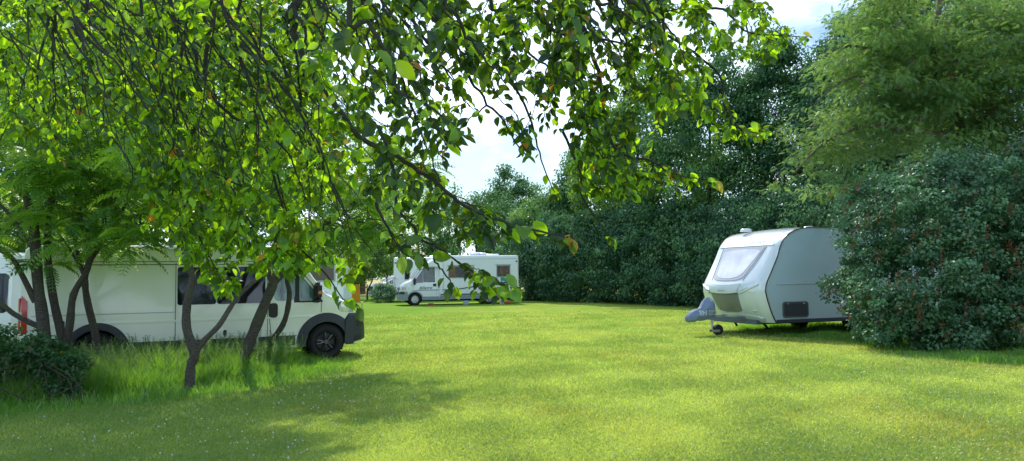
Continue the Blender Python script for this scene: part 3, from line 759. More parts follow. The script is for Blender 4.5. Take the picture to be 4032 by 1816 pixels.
# second van, only its tail end shows at the left edge of the photo
def tail_van():
    t = empty('parked_van', (0, 0, 0), 0, 'white van with big dark side window, cut off at the left edge', 'van')
    e = at(118, 1100, 16.6); t.location = (e.x, e.y + .2, 0); t.rotation_euler = (0, 0, R(180 + 6))
    top = [(0, 1.9), (.02, 2.15), (.10, 2.22), (4.2, 2.24), (4.5, 2.1), (5.0, 1.4), (5.5, 1.1), (5.7, .9)]
    sh = Shell(top, [(0, .4), (.2, .3), (5.7, .3)], [(0, .97), (.1, 1.0), (5.0, .98), (5.7, .75)], arches=(1.05, 4.9), Ra=.4, zw=.33, r=.09, taper=(1.1, 2.2, .06))
    sh.build('body', M['paint2'], t)
    rpatch(sh, 'side_window', M['glass'], t, .06, 1.7, .98, 1.80, 1, r=.04, off=.008)
    rpatch(sh, 'side_window', M['glass'], t, 1.74, 3.2, .98, 1.80, 1, r=.04, off=.008)
    m = MB(); m.grid(strip_rows(sh, [(.05, 1.90), (4.2, 1.90)], .014, 1, .004, 12)); m.build('panel_gap', M['seam'], t)
    m = MB(); sh.patch(m, .33, .5, .05, .6, 1, .015, nx=4); sh.patch(m, .33, .5, 1.5, 4.4, 1, .015, nx=8); m.build('side_moulding', M['black_plastic'], t, smooth=True)
    for sd_ in (-1, 1):
        arch_lining(sh, t, sd_)
        for x in (1.05, 4.9): wheel(t, x, sd_ * .87, .335, .22, sd_, 'silver')
    m = MB(); topband(sh, m, 4.42, 4.98, -.8, .8); m.build('windscreen', M['screen'], t, smooth=True)
    m = MB(); m.box((2.6, 0, .34), (5.0, 1.3, .2)); m.build('underbody', M['under'], t)
    return t
tail_van()

# ---- coach-built motorhomes ----------------------------------------
def motorhome(name, label, loc, rz, side, L=6.05, H=2.86, stripe=False, cab=True, group=None, windows=(), rear_slant=.10, wd=1.12):
    t = empty(name, loc, rz, label, 'motorhome', group)      # origin: ground below the front axle
    S = side
    # cab
    if cab:
        top = [(-1.55, 2.30), (-.75, 2.38), (-.50, 2.30), (-.20, 2.02), (.06, 1.62), (.16, 1.47), (.22, 1.42), (.50, 1.30), (.74, 1.14), (.80, 1.06), (.85, .88), (.86, .70)]
        Wp = [(-1.55, .99), (-.2, .98), (.3, .95), (.55, .91), (.75, .84), (.86, .70)]
        sh = Shell(top, [(-1.55, .30), (.86, .30)], Wp, arches=(0.0,), Ra=.41, zw=.35, r=.10, taper=(1.05, 2.3, .10))
        sh.build('cab', M['paint2'], t)
        for s in (-1, 1): arch_lining(sh, t, s)
        m = MB(); topband(sh, m, -.50, .12, -.80, .80, .012, 8, 10); m.build('windscreen', M['screen'], t, smooth=True)
        m = MB(); m.grid(strip_rows(sh, densify([(-.60, 2.14), (-.33, 2.05), (0.05, 1.52), (.14, 1.40)], 3), .035, S, .012, 2)); m.build('pillar_trim', M['black'], t)
        rpatch(sh, 'cab_window', M['cabglass2'], t, -1.12, -.52, 1.36, 2.14, S, r=.07, off=.012)
        m = MB(); sh.patch(m, lambda x: 1.28 + max(0, -.12 - x) * .18 if x > -.3 else 1.30, lambda x: min(2.08, 2.08 - (x + .47) * 1.35), -.47, .06, S, .012, nx=10); m.build('quarter_window', M['cabglass2'], t, smooth=True)
        m = MB(); sh.patch(m, 1.33, 2.17, -1.15, -.49, S, .006, nx=6); m.build('window_seal', M['black'], t, smooth=True)
        y = S * sh.hw(-.05, 1.3); mr = MB(); mr.box((.04, y + S * .17, 1.38), (.14, .22, .42), bev=.06); mr.box((0, y + S * .05, 1.3), (.08, .16, .08)); mr.build('wing_mirror', M['black_plastic'], t, smooth=True)
        for x in (-1.24, .12): m = MB(); m.grid([[(x - .008, S * (sh.hw(x, z) + .004), z), (x + .008, S * (sh.hw(x, z) + .004), z)] for z in np.linspace(.5 if x < 0 else .78, 2.2 if x < 0 else 1.36, 10)]); m.build('panel_gap', M['seamlight'], t)
        rpatch(sh, 'door_handle', M['black'], t, -1.22, -1.04, 1.08, 1.24, S, r=.03, off=.02)
        # grey lower cladding, bumper, grille, lamps
        m = MB(); sh.patch(m, .31, .50, -1.4, -.45, S, .015, nx=4); m.build('door_cladding', M['grey_plastic'], t, smooth=True)
        arch_moulding(sh, t, 0, S, w=.07, off=.02, mat='grey_plastic', z0=.30, t0=-.05, t1=PI + .05)
        bt = [(.40, .34), (.42, .80), (.74, .84), (.84, .82), (.93, .74), (.98, .55)]
        bs = Shell(bt, [(.40, .30), (.98, .34)], [(.40, .985), (.62, .95), (.80, .86), (.91, .74), (.98, .58)], r=.07, taper=(3, 4, 0), crown=0)
        bo = bs.build('front_bumper', M['grey_plastic'], t, step=.04)
        m = MB(); bs.patch(m, .66, .78, .60, .96, S, .008, nx=6); bs.patch(m, .66, .78, .60, .96, -S, .008, nx=6); m.box((.965, 0, .69), (.06, 1.18, .18), bev=.02); m.build('air_intake', M['black'], bo)
        m = MB(); m.box((.995, 0, .42), (.02, .50, .11)); m.build('number_plate', M['plate'], bo)
        m = MB(); m.box((.855, 0, .98), (.05, 1.0, .15), bev=.02); m.build('grille', M['black_plastic'], t, smooth=True)
        m = MB()
        for k in range(3): m.box((.885, 0, .93 + .05 * k), (.02, .96, .012))
        m.build('grille_bars', M['rail'], t)
        for s in (-1, 1):
            m = MB(); rows = [[(x, s * (sh.hw(x, z) + .014), z) for z in (.90, .97, 1.06)] for x in np.linspace(.52, .80, 6)]; m.grid(rows); m.box((.84, s * .60, .985), (.05, .28, .15), bev=.02); hl = m.build('headlamp', M['clear_lamp'], t, smooth=True)
            wheel(t, 0, s * .87, .345, .22, s, 'silver')
        rpatch(sh, 'fuel_flap', M['paint2'], t, .26, .42, .98, 1.18, S, r=.03, off=.012)
        m = MB(); sh.patch(m, 1.16, 1.20, .2, .25, S, .02, nx=2); m.build('side_repeater', M['orange_lamp'], t)
        if stripe:
            textobj('Allegro', .23, M['stripe'], t, 'lettering', (-.22, S * (sh.hw(-.5, .98) + .02), .93), (-S * 1.0 * S if S > 0 else 1, 0, 0), (0, 0, 1), shear=.4, sx=.98, bold=.004)
    for s in (-1, 1): wheel(t, -4.3, s * .92, .345, .22, s, 'silver')
    # coach body
    xb = -L
    top = [(xb, H - .10), (xb + .03, H - .02), (xb + .10, H), (-2.0, H), (-1.62, H - .02), (-1.40, H - .08)] if not cab or True else None
    cs = Shell(top, [(xb, .42), (xb + .6, .34), (-1.40, .32)], [(xb, wd - .03), (xb + .05, wd), (-1.40, wd - .02)], arches=(-4.3,), Ra=.44, zw=.35, r=.07, taper=(9, 10, 0), crown=.02)
    cs.build('living_body', M['paint2'], t)
    for s in (-1, 1): arch_lining(cs, t, s)
    # roof dome sloping down over the cab
    dt = [(-1.70, H - .02), (-1.38, H - .06), (-1.05, H - .22), (-.75, H - .40), (-.50, 2.40), (-.40, 2.30)]
    ds = Shell(dt, [(-1.70, 2.20), (-.8, 2.22), (-.40, 2.20)], [(-1.70, wd - .015), (-1.1, 1.05), (-.6, .96), (-.40, .90)], r=.10, taper=(9, 10, 0), crown=.02)
    ds.build('cab_dome', M['paint2'], t)
    m = MB(); cs.patch(m, lambda x: .33 if x < -4.8 or x > -3.8 else cs.zb(x) + .02, lambda x: .55 if not (-4.85 < x < -3.75) else .55 + .30 * math.sqrt(max(0, 1 - ((x + 4.3) / .56) ** 2)), xb + .08, -1.42, S, .014, nx=60); m.build('skirt', M['grey_plastic'], t, smooth=True)
    m = MB(); m.grid(strip_rows(cs, [(-1.45, .60), (-3.72, .60)], .07, S, .02, 8)); m.build('rubbing_strip', M['stripe'] if stripe else M['black_plastic'], t)
    m = MB(); m.grid([[(xx - .012, S * (wd - .008), z), (xx + .012, S * (wd - .008), z)] for z in np.linspace(.6, H - .2, 4) for xx in (-1.62,)]); m.grid(strip_rows(cs, [(-1.6, H - .20), (xb + .1, H - .20)], .02, S, .006, 5)); m.build('body_trim', M['seamlight'], t)
    m = MB(); m.box(((xb - 1.4) / 2, 0, .36), (L - 1.6, 1.5, .22)); m.box((-.6, 0, .34), (1.9, 1.2, .2)); m.build('underbody', M['under'], t)
    m = MB(); m.box((xb - .06, 0, .50), (.14, 2 * wd - .1, .22), bev=.04); m.build('rear_bumper', M['grey_plastic'], t, smooth=True)
    m = MB(); m.box((xb + .12, S * (wd + .008), H - .36), (.10, .02, .08), bev=.008); m.build('marker_lamp', M['black'], t)
    for (x0, x1, z0, z1, cur) in windows:
        f = MB(); cs.patch(f, z0 - .05, z1 + .05, x0 - .05, x1 + .05, S, .012, nx=4); f.box(((x0 + x1) / 2, S * (wd + .02), z1 + .075), (x1 - x0 + .2, .04, .03)); fo = f.build('window', M['seamlight'], t)
        p = MB(); cs.patch(p, z0, z1, x0, x1, S, .020, nx=4); p.build('pane', M['glass'], fo)
        if cur:
            for (a, b) in cur:
                cmb = MB(); rows = []
                n_ = 24
                for i in range(n_ + 1):
                    x = x0 + (x1 - x0) * (a + (b - a) * i / n_); rows.append([(x, S * (wd + .026 + .004 * math.sin(i * 1.9)), z0 + .02), (x, S * (wd + .026 + .004 * math.sin(i * 1.9)), z1 - .02)])
                cmb.grid(rows); cmb.build('curtain', M['curtain'], fo, smooth=True)
    if stripe:
        pts = [(.25, .86), (-.3, .87), (-1.38, .87), (-2.0, .88), (-2.7, .93), (-3.3, 1.02), (-4.0, 1.13), (-4.8, 1.22), (-5.95, 1.28)]
        wds = [.004, .03, .035, .045, .055, .065, .075, .085, .09]
        P2 = densify(pts, 4); W2 = [interp(sorted([(p[0], w_) for p, w_ in zip(pts, wds)]), p[0]) for p in P2]
        m = MB(); rows = []
        for (x, z), w_ in zip(P2, W2):
            yy = (S * (sh.hw(x, z) + .012)) if x > -1.40 else S * (wd + .008)
            rows.append([(x, yy, z + w_ / 2), (x, yy, z - w_ / 2)])
        k = next(i for i, p in enumerate(P2) if p[0] <= -1.40); m.grid(rows[:k]); m.grid(rows[k:]); m.build('stripe', M['stripe'], t)
        m = MB()
        m.grid([[(x, S * (wd + .009), 1.30 + .05 * math.sin((x + 5.3) * 9)), (x, S * (wd + .009), 1.45 + .10 * math.cos((x + 5.1) * 5))] for x in np.linspace(-5.5, -5.0, 9)]); m.build('decal', M['turq'], t); m = MB()
        m.grid([[(x, S * (.985), .875), (x, S * (.985), .90)] for x in (-.42, -.22)]); m.build('decal', M['turq'], t)
        m = MB(); m.cyl((-3.12, S * wd, .98), (-3.12, S * (wd + .02), .98), .07, 14); m.cyl((-3.12, S * wd, .93), (-3.12, S * (wd + .015), .90), .05, 10); m.build('water_filler', M['black_plastic'], t)
        m = MB(); m.box((-2.22, S * (wd + .02), .46), (.20, .02, .07), bev=.008); m.build('side_reflector', M['orange_lamp'], t)
        m = MB(); m.box((-5.15, S * (wd + .02), .52), (.16, .02, .05), bev=.008); m.build('side_reflector', M['red_lamp'], t)
        for (x, w_, h_) in ((-1.95, .42, .16), (-3.65, .62, .20), (-4.05, .45, .18), (-4.65, .8, .10)):
            m = MB(); m.box((x, S * .35, H + h_ / 2), (w_, .5, h_), bev=.05); m.build('roof_box', M['paint2'], t, smooth=True)
    else:
        m = MB(); m.box((-3.4, 0, H + .07), (.6, .5, .12), bev=.04); m.build('roof_box', M['paint2'], t, smooth=True)
        m = MB(); m.box((xb + .02, S * (wd - .10), H - .03), (.05, .10, .04)); m.build('marker_lamp', M['red_lamp'], t)
    return t
mh_rz = R(180 + 14)
mh = at(1634, 1100, 43.6)
# centreline is one half width away from the visible (left) side
mo = Vector((mh.x, 43.6, 0)) - Vector((-math.sin(mh_rz), math.cos(mh_rz), 0)) * .98
motorhome('motorhome', 'white motorhome with dark blue swoosh stripe, curtained windows and script lettering on the door', mo, mh_rz, 1,
          L=6.1, H=2.84, stripe=True, windows=((-3.35, -1.95, 1.58, 2.20, ((0, .28), (.72, 1))), (-5.55, -4.80, 1.60, 2.22, ((.12, .34), (.5, .8)))))
# things under the blue-striped motorhome
for (px, z, col, w_, d_, h_, nm, lb) in ((1975, 0, 'cardboard', .22, .1, .42, 'panel_box', 'upright cream and blue box leaning by the rear wheel of the striped motorhome'),
                                  (1697, 0, 'redplastic', .32, .2, .10, 'crate', 'flat red crate lying under the striped motorhome'),
                                  (1835, 0, 'blueplastic', .30, .2, .22, 'crate', 'pale blue crate under the striped motorhome before the rear wheel'),
                                  (2000, 0, 'redplastic', .26, .2, .14, 'crate', 'small red crate under the tail of the striped motorhome')):
    p = at(px, 1195, 44.0 if px < 1900 else (44.05)); m = MB(); m.box((0, 0, h_ / 2), (w_, d_, h_), bev=.02)
    m.box((0, -d_ / 2 - .005, h_ * .55), (w_ * .55, .02, h_ * .4)) ; m.box((0, 0, h_ + .005), (w_ * .9, d_ * .8, .02))
    o = m.build(nm, M[col], None, loc=(p.x, 43.9, 0), rot=(0, 0, .15)); tag(o, lb, 'crate' if nm == 'crate' else 'box')
    if nm == 'panel_box':
        o.location = at(1975, 1195, 43.0).x, 43.3, 0
        m = MB(); m.box((0, -d_ / 2 - .02, h_ * .5), (w_ * .4, .01, h_ * .7)); m.build('blue_print', M['decal_blue'], o)
# camper right behind the near van, its rear end shows beside the bonnet
mh3_rz = R(180 + 5)
hd = Vector((math.cos(mh3_rz), math.sin(mh3_rz), 0)); lf = Vector((-hd.y, hd.x, 0))
p = at(1352, 1050, 24.5); corner = Vector((p.x, 24.5, 0))
motorhome('motorhome', 'tall white motorhome whose rear end rises behind the bonnet of the near van', corner + hd * 5.6 - lf * 1.12, mh3_rz, 1, L=5.6, H=2.86,
          windows=((-5.30, -3.9, 1.55, 2.20, None),))
# motorhome behind the striped one
p = at(1545, 1050, 51.5)
mh2_rz = R(0 + 8)
motorhome('motorhome', 'grey-white motorhome half hidden behind the striped one, bicycle rack at its left end', Vector((p.x + 6.1, 52.6, 0)), mh2_rz, -1, L=6.1, H=2.95,
          windows=((-5.35, -5.05, 1.50, 2.25, None), (-3.9, -3.2, 1.6, 2.3, None)))
# bicycle on its rack
def bicycle(loc, rz):
    t = empty('bicycle', loc, rz, 'white bicycle hung on a rack beside the half-hidden motorhome', 'bicycle')
    for x in (-.5, .5):
        m = MB(); m.tube([(x + .33 * math.cos(a), 0, .33 + .33 * math.sin(a)) for a in np.linspace(0, 2 * PI, 22)], .022, 5)
        for k in range(8): m.tube([(x, 0, .33), (x + .32 * math.cos(k * PI / 4), 0, .33 + .32 * math.sin(k * PI / 4))], .006, 3)
        m.build('wheel', M['rail'], t)
    m = MB()
    for a, b in (((-.5, 0, .33), (-.1, 0, .30)), ((-.1, 0, .30), (-.22, 0, .78)), ((-.5, 0, .33), (-.2, 0, .72)), ((-.2, 0, .72), (.33, 0, .80)), ((-.1, 0, .30), (.35, 0, .72)), ((.5, 0, .33), (.31, 0, .92))): m.tube([a, b], .028, 6)
    m.build('frame', M['whitewood'], t)
    m = MB(); m.box((-.24, 0, .84), (.26, .14, .06), bev=.025); m.build('saddle', M['black'], t)
    m = MB(); m.tube([(.28, -.28, .98), (.31, 0, .96), (.28, .28, .98)], .016, 5); m.build('handlebar', M['black'], t)
    return t
p = at(1549, 1100, 50.2)
b_ = bicycle((p.x + .1, 50.6, .75), R(75)); 
m = MB(); m.box((0, 0, .5), (.06, 1.6, .05)); m.box((0, 0, .72), (.5, 1.5, .04)); m.tube([(0, -.5, .5), (.0, -.5, 1.6)], .02, 6); m.tube([(0, .5, .5), (.0, .5, 1.6)], .02, 6); m.tube([(0, -.5, 1.6), (0, .5, 1.6)], .02, 6); m.box((.4, 0, .6), (.8, .06, .06))
o = m.build('bicycle_rack', M['whitewood'], None, loc=(p.x + .1, 50.6, 0), rot=(0, 0, R(-12))); tag(o, 'white tubular rack standing at the left end of the half-hidden motorhome', 'bicycle rack')

# white car peeping out behind the bush
def white_car():
    p = at(1478, 1150, 58); t = empty('parked_car', (p.x + .5, 58.5, 0), R(180 + 32), 'white car with dark grille showing only its front behind the round bush', 'car')
    top = [(-3.3, 1.2), (-3.2, 1.55), (-2.6, 1.78), (-1.3, 1.82), (-.7, 1.66), (.02, 1.30), (.10, 1.26), (.5, 1.22), (.85, 1.12), (.98, 1.0), (1.02, .8)]
    sh = Shell(top, [(-3.3, .35), (1.02, .3)], [(-3.3, .8), (-3.0, .9), (.4, .9), (.75, .84), (1.02, .64)], arches=(-2.4, .25), Ra=.38, zw=.34, r=.12, taper=(1.0, 1.8, .16))
    sh.build('body', M['paint2'], t)
    for s in (-1, 1):
        arch_lining(sh, t, s)
        for x in (-2.4, .25): wheel(t, x, s * .78, .335, .2, s, 'silver')
        m = MB(); m.grid([[(x, s * (sh.hw(x, z) + .012), z) for z in (.82, .9, .98)] for x in np.linspace(.62, .94, 5)]); m.build('headlamp', M['clear_lamp'], t)
        m = MB(); sh.patch(m, 1.16, lambda x: min(1.66, 1.66 - (x + .8) * .55), -2.7, -.2, s, .008, nx=10); m.build('side_window', M['glass'], t)
    m = MB(); m.box((1.02, 0, .78), (.06, .86, .34), bev=.03); m.build('grille', M['black'], t)
    m = MB(); m.box((1.0, 0, .46), (.16, 1.4, .20), bev=.05); m.build('front_bumper', M['grey_plastic'], t)
    m = MB(); topband(sh, m, -.68, 0, -.66, .66); m.build('windscreen', M['screen'], t, smooth=True)
white_car()

# ---- caravan -------------------------------------------------------
def caravan():
    rz = R(180 + 20); hd = Vector((math.cos(rz), math.sin(rz), 0)); lf = Vector((-hd.y, hd.x, 0))
    cn = at(3040, 1267, 19.0); W0 = 1.20; KS = 1.075
    org = Vector((cn.x, 19.0, 0)) - lf * W0 * KS - hd * -.27 * KS           # x = 0 at the nose tip of the side profile
    t = empty('caravan', org, rz, 'grey-white touring caravan with a big front window, half hidden by the lilac bush', 'caravan'); t.scale = (KS, KS, KS)
    # side profile of the front: (x, z) from the bottom edge round to the roof
    prof = [(-.21, .33), (-.12, .55), (-.04, .84), (-.005, 1.02), (0, 1.10), (-.03, 1.25), (-.10, 1.42), (-.19, 1.63), (-.29, 1.87), (-.375, 2.08), (-.44, 2.20), (-.53, 2.31), (-.66, 2.42), (-.84, 2.51), (-1.10, 2.565)]
    prof = [(x * 1.28, z) for x, z in prof]
    q = Skel().smooth([(x, 0, z) for x, z in prof], 4); prof = [(v.x, v.z) for v in q]
    def bulge(z):   # how far the middle of the front stands out
        return .17 * math.exp(-((z - 1.08) / .75) ** 2) + .03
    def px_(z): # profile x by height
        for (a, b), (c, d) in zip(prof, prof[1:]):
            if b <= z <= d: return a + (c - a) * (z - b) / max(d - b, 1e-6)
        return prof[0][0] if z < prof[0][1] else prof[-1][0]
    def fx(y, z):
        u = min(1, abs(y) / W0); return px_(z) + bulge(z) * (1 - u ** 2.2) - .10 * max(0, (u - .86) / .14) ** 2 * (1 - min(1, max(0, (z - 1.9) / .56)))
    # front skin up to the roof
    ysf = np.linspace(-1, 1, 45); ysf = [W0 * math.copysign(abs(a) ** .8, a) for a in ysf]
    rows = []
    for (x, z) in prof:
        if z > 2.47: break
        rows.append([(fx(y, z), y, z) for y in ysf])
    # roof: shallow curve to the back
    def roofz(x, y): return 2.565 + .03 * (1 - (y / W0) ** 2) - (0 if x > -5.3 else .0)
    zlast = rows[-1][0][2]
    for k in range(1, 6):
        u = k / 5; i = min(len(prof) - 1, len(rows))
        x_, z_ = prof[i] if i < len(prof) else prof[-1]
        rows.append([(x_ + (fx(y, min(z_, 2.46)) - px_(min(z_, 2.46))) * (1 - u), y, z_ + .03 * (1 - (y / W0) ** 2) * u) for y in ysf])
    for x in (-1.6, -2.5, -4, -5.2, -5.45, -5.6): rows.append([(x, y, roofz(x, y) - (0 if x > -5.3 else .05 if x > -5.5 else .2)) for y in ysf])
    m = MB(); m.grid(rows); m.build('front_and_roof', M['frontgel'], t, smooth=True)
    # flat sides and back
    edge = [(fx(W0, z) , z) for (x, z) in prof if z <= 2.47] + [(x, z) for x, z in prof if z > 2.47]
    out = [(x, z) for x, z in edge] + [(-5.2, 2.565), (-5.45, 2.51), (-5.6, 2.36), (-5.62, .36)]
    for s in (1, -1):
        # cut the side into strips so that shading stays flat; wheel opening is a dark half disc set proud
        n = len(out); vs = [(x, s * (W0 - .006), z) for x, z in out]; m = MB(); m.add(vs, [tuple(range(n)) if s > 0 else tuple(range(n - 1, -1, -1))])
        m.build('side_wall', M['gelcoat'], t)
    m = MB(); m.add([(-5.6, W0 - .01, .36), (-5.6, -W0 + .01, .36), (-5.6, -W0 + .01, 2.4), (-5.6, W0 - .01, 2.4)], [(0, 1, 2, 3)]); m.add([(-.42, 1.1, .36), (-.42, -1.1, .36), (-5.6, -1.1, .36), (-5.6, 1.1, .36)], [(0, 1, 2, 3)]); m.build('rear_wall', M['gelcoat'], t)
    for s in (1, -1):
        e2 = [(x, z) for x, z in out[:-4]] + [(-5.0, 2.568)]
        m = MB(); m.tube([(x - .012, s * (W0 + .004), z + .004) for x, z in e2], .013, 6); m.build('edge_trim', M['black'], t, smooth=True)
        m = MB(); m.tube([(x - .055, s * (W0 - .002), z - .012) for x, z in e2], .012, 6); m.build('awning_rail', M['rail'], t, smooth=True)
    S = 1
    m = MB(); m.box((-2.98, S * (W0 + .001), 1.225), (5.1, .014, .028), bev=.004); m.build('side_seam', M['gelcoat'], t)
    m = MB(); m.box((-2.98, S * (W0 - .01), .355), (5.2, .05, .09), bev=.015); m.build('side_skirt', M['black_plastic'], t)
    # locker flap
    m = MB(); m.box((-.95, S * (W0 + .004), .625), (.74, .03, .37), bev=.06)
    # rounded frame in the side plane
    def rrect(cx, cz, w_, h_, r, n=6):
        o = []
        for (sx, sz, a0) in ((1, 1, 0), (-1, 1, 90), (-1, -1, 180), (1, -1, 270)):
            for k in range(n + 1):
                a = R(a0 + 90 * k / n); o.append((cx + sx * (w_ / 2 - r) + r * math.cos(a), cz + sz * (h_ / 2 - r) + r * math.sin(a)))
        return o
    def plate(pts, y0, y1, inset=.0):
        mb = MB(); n = len(pts); cx = sum(p[0] for p in pts) / n; cz = sum(p[1] for p in pts) / n
        a = [(x, y0, z) for x, z in pts]; b = [(x, y1, z) for x, z in pts]; c = [(cx + (x - cx) * (1 - inset), y1, cz + (z - cz) * (1 - inset)) for x, z in pts]
        mb.add(a + b, [(i, (i + 1) % n, n + (i + 1) % n, n + i) for i in range(n)] + [tuple(range(n, 2 * n))]); return mb
    fl = plate(rrect(-.95, .625, .74, .37, .07), S * (W0 - .01), S * (W0 + .014)).build('locker_flap', M['seam'], t)
    plate(rrect(-.95, .625, .66, .29, .05), S * (W0 + .01), S * (W0 + .022)).build('flap_panel', M['panelgrey'] if False else M['black_plastic'], fl)
    m = MB()
    for x in (-.72, -1.18): m.box((x, S * (W0 + .028), .765), (.05, .016, .03), bev=.006)
    m.build('latch', M['chrome'], fl)
    # helper: a patch on the front skin
    def fpatch(name, mat, yl, yr, zb, zt, off=.010, nu=20, nv=10, parent=t, lip=.012):
        rows = []
        for i in range(-1, nv + 2):
            v_ = min(max(i / nv, 0), 1); row = []
            for j in range(-1, nu + 2):
                u_ = min(max(j / nu, 0), 1)
                z = zb(u_) + (zt(u_) - zb(u_)) * v_; y = yl(v_) + (yr(v_) - yl(v_)) * u_
                o = off if (0 <= i <= nv and 0 <= j <= nu) else -lip
                row.append((fx(y, z) + o * .94, y, z + o * .3))
            rows.append(row)
        mb = MB(); mb.grid(rows); return mb.build(name, mat, parent, smooth=True)
    arc = lambda k: (lambda u: k * (2 * u - 1) ** 2)
    # front window: trapezoid, wider at the top, rounded lower corners
    wb = lambda u: 1.30 + .04 * abs(2 * u - 1) ** 2 + .05 * abs(2 * u - 1) ** 10
    wt = lambda u: 2.13 - .012 * (2 * u - 1) ** 2
    wn = fpatch('front_window', M['seamlight'], lambda v: -.60 - .22 * v, lambda v: .60 + .22 * v, wb, wt, off=.008, nu=26)
    fpatch('window_border', M['acrylicrim'], lambda v: -.585 - .215 * v, lambda v: .585 + .215 * v, lambda u: wb(u) + .012, lambda u: wt(u) - .015, off=.014, nu=26, parent=wn)
    fpatch('window_pane', M['acrylic'], lambda v: -.51 - .215 * v, lambda v: .51 + .215 * v, lambda u: wb(u) + .06 + .05 * abs(2 * u - 1) ** 4, lambda u: wt(u) - .06 - .05 * abs(2 * u - 1) ** 5, off=.020, nu=26, parent=wn)
    # upper crossbar
    fpatch('cross_rail', M['rail'], lambda v: -1.06, lambda v: 1.06, lambda u: 2.145, lambda u: 2.175, off=.02, nu=26, nv=2)
    # side seams running from the rail down beside the window
    for s in (-1, 1):
        m = MB(); m.tube([(fx(s * y, z) + .006, s * y, z) for y, z in ((.86, 2.12), (.80, 1.9), (.72, 1.6), (.64, 1.38), (.62, 1.32))], .006, 4)
        m.build('panel_gap', M['seam'], t)
    # lip above the gas locker and the locker lid
    fpatch('locker_lip', M['frontgel'], lambda v: -.53 - .09 * v, lambda v: .53 + .09 * v, lambda u: .985 + .03 * (2 * u - 1) ** 2, lambda u: 1.19 + .05 * (2 * u - 1) ** 2, off=.055, nu=18, nv=6)
    m = MB(); m.tube([(fx(y, 1.195 + .05 * (y / .62) ** 2) + .05, y, 1.197 + .05 * (y / .62) ** 2) for y in np.linspace(-.62, .62, 15)], .008, 4); m.build('panel_gap', M['seam'], t); m = MB(); m.tube([(fx(y, .978) + .03, y, .978 + .03 * (y / .55) ** 2) for y in np.linspace(-.56, .56, 15)], .007, 4); m.build('panel_gap', M['seam'], t)
    gl = fpatch('gas_locker_lid', M['panelgrey'], lambda v: -.47 - .065 * v, lambda v: .47 + .065 * v, lambda u: .565 + .05 * abs(2 * u - 1) ** 4 - .02, lambda u: .97 + .03 * (2 * u - 1) ** 2, off=.016, nu=18)
    m = MB()
    for y in (-.36, .36): m.cyl((fx(y, .63), y, .63), (fx(y, .63) + .035, y, .63), .016, 10)
    m.build('lock', M['chrome'], gl, smooth=True)
    textobj('Antarès', .075, M['seamlight'], t, 'lettering', (0, -.13, 1.06), (0, 1, 0), (0, 0, 1), shear=.4, proj=lambda p, z: Vector((fx(p.y, p.z) + .060 + z, p.y, p.z)))
    # bright wing mouldings and corner reflectors
    for s in (-1, 1):
        f = lambda a: a
        rows = []
        for i in range(13):
            u = i / 12; y = .60 + .50 * u; zc = 1.05 + .17 * u ** 1.2; th = .075 * (1 - .75 * u)
            rows.append([(fx(s * y, zc - th) - .005, s * y, zc - th), (fx(s * y, zc) + .035, s * y, zc - th * .6), (fx(s * y, zc) + .035, s * y, zc + th * .5), (fx(s * y, zc + th) - .005, s * y, zc + th)])
        m = MB(); m.grid(rows); m.build('corner_moulding', M['frontgel'], t, smooth=True)
        rows = [[(fx(s * y, z) + .040, s * y, z) for z in (1.045 + .11 * k, 1.055 + .11 * k, 1.065 + .15 * k - (.05 * k * k))] for k, y in [(i / 6, .64 + .24 * i / 6) for i in range(7)]]
        m = MB(); m.grid(rows); m.build('side_reflector', M['chrome'], t, smooth=True)
        m = MB(); m.ball((fx(s * .86, .60) + .0, s * .86, .60), (.03, .07, .032)); m.build('marker_lamp', M['clear_lamp'], t, smooth=True)
    rows = [[(fx(y, z) + o, y, z) for (z, o) in ((.50 - d, -.004), (.485 - d, .03), (.40 - d * .4, .028), (.345, .0))] for y, d in [(y, .06 * abs(y / 1.05) ** 5) for y in np.linspace(-1.05, 1.05, 25)]]
    m = MB(); m.grid(rows); m.build('lower_valance', M['frontgel'], t, smooth=True)
    textobj('CARAVELAIR', .138, M['decal_blue'], t, 'lettering', (0, -.02, 2.262), (0, 1, 0), (0, 0, 1), shear=.30, sx=.80, bold=.001, proj=lambda p, z: Vector((fx(p.y, p.z) + .040 + z, p.y, p.z + .016)))
    # wing emblem: three swept bars
    m = MB()
    for k in range(3):
        y0 = .84 + .03 * k; z0 = 2.335 - .035 * k; L_ = .19 - .055 * k
        m.add([(fx(y, z) + .035, y, z + .016) for y, z in ((y0, z0), (y0 + L_, z0 + .012), (y0 + L_ - .02, z0 - .010), (y0 + .03, z0 - .022))], [(0, 1, 2, 3)])
    m.build('emblem', M['decal_blue'], t)
    # roof vents
    for (x, y) in ((-.95, -.55), (-2.0, .55)):
        m = MB(); m.cyl((x, y, 2.56), (x, y, 2.61), .15, 16, .13); m.ball((x, y, 2.61), (.14, .14, .03)); m.build('roof_vent', M['frontgel'], t, smooth=True)
    # chassis: A-frame, axle, wheels, steadies
    m = MB()
    for s in (-1, 1): m.tube([(.90, s * .03, .43), (-.1, s * .42, .40), (-.8, s * .62, .37), (-3, s * .62, .36)], .055, 4)
    m.box((.80, 0, .46), (.4, .12, .10), bev=.02); m.box((-2.2, 0, .33), (4.2, 1.7, .10)); m.build('drawbar', M['darksteel'], t)
    for s in (-1, 1): wheel(t, -2.9, s * .96, .31, .18, s, 'silver')
    for s in (-1, 1):
        m = MB()
        m.add([(-3.32, s * (W0 + .004), .34), (-2.48, s * (W0 + .004), .34)] + [(-2.9 + .42 * math.cos(a), s * (W0 + .004), .34 + .40 * math.sin(a)) for a in np.linspace(.1, PI - .1, 14)], [tuple([0, 1] + list(range(2, 16)))])
        m.build('wheel_housing', M['under'], t)
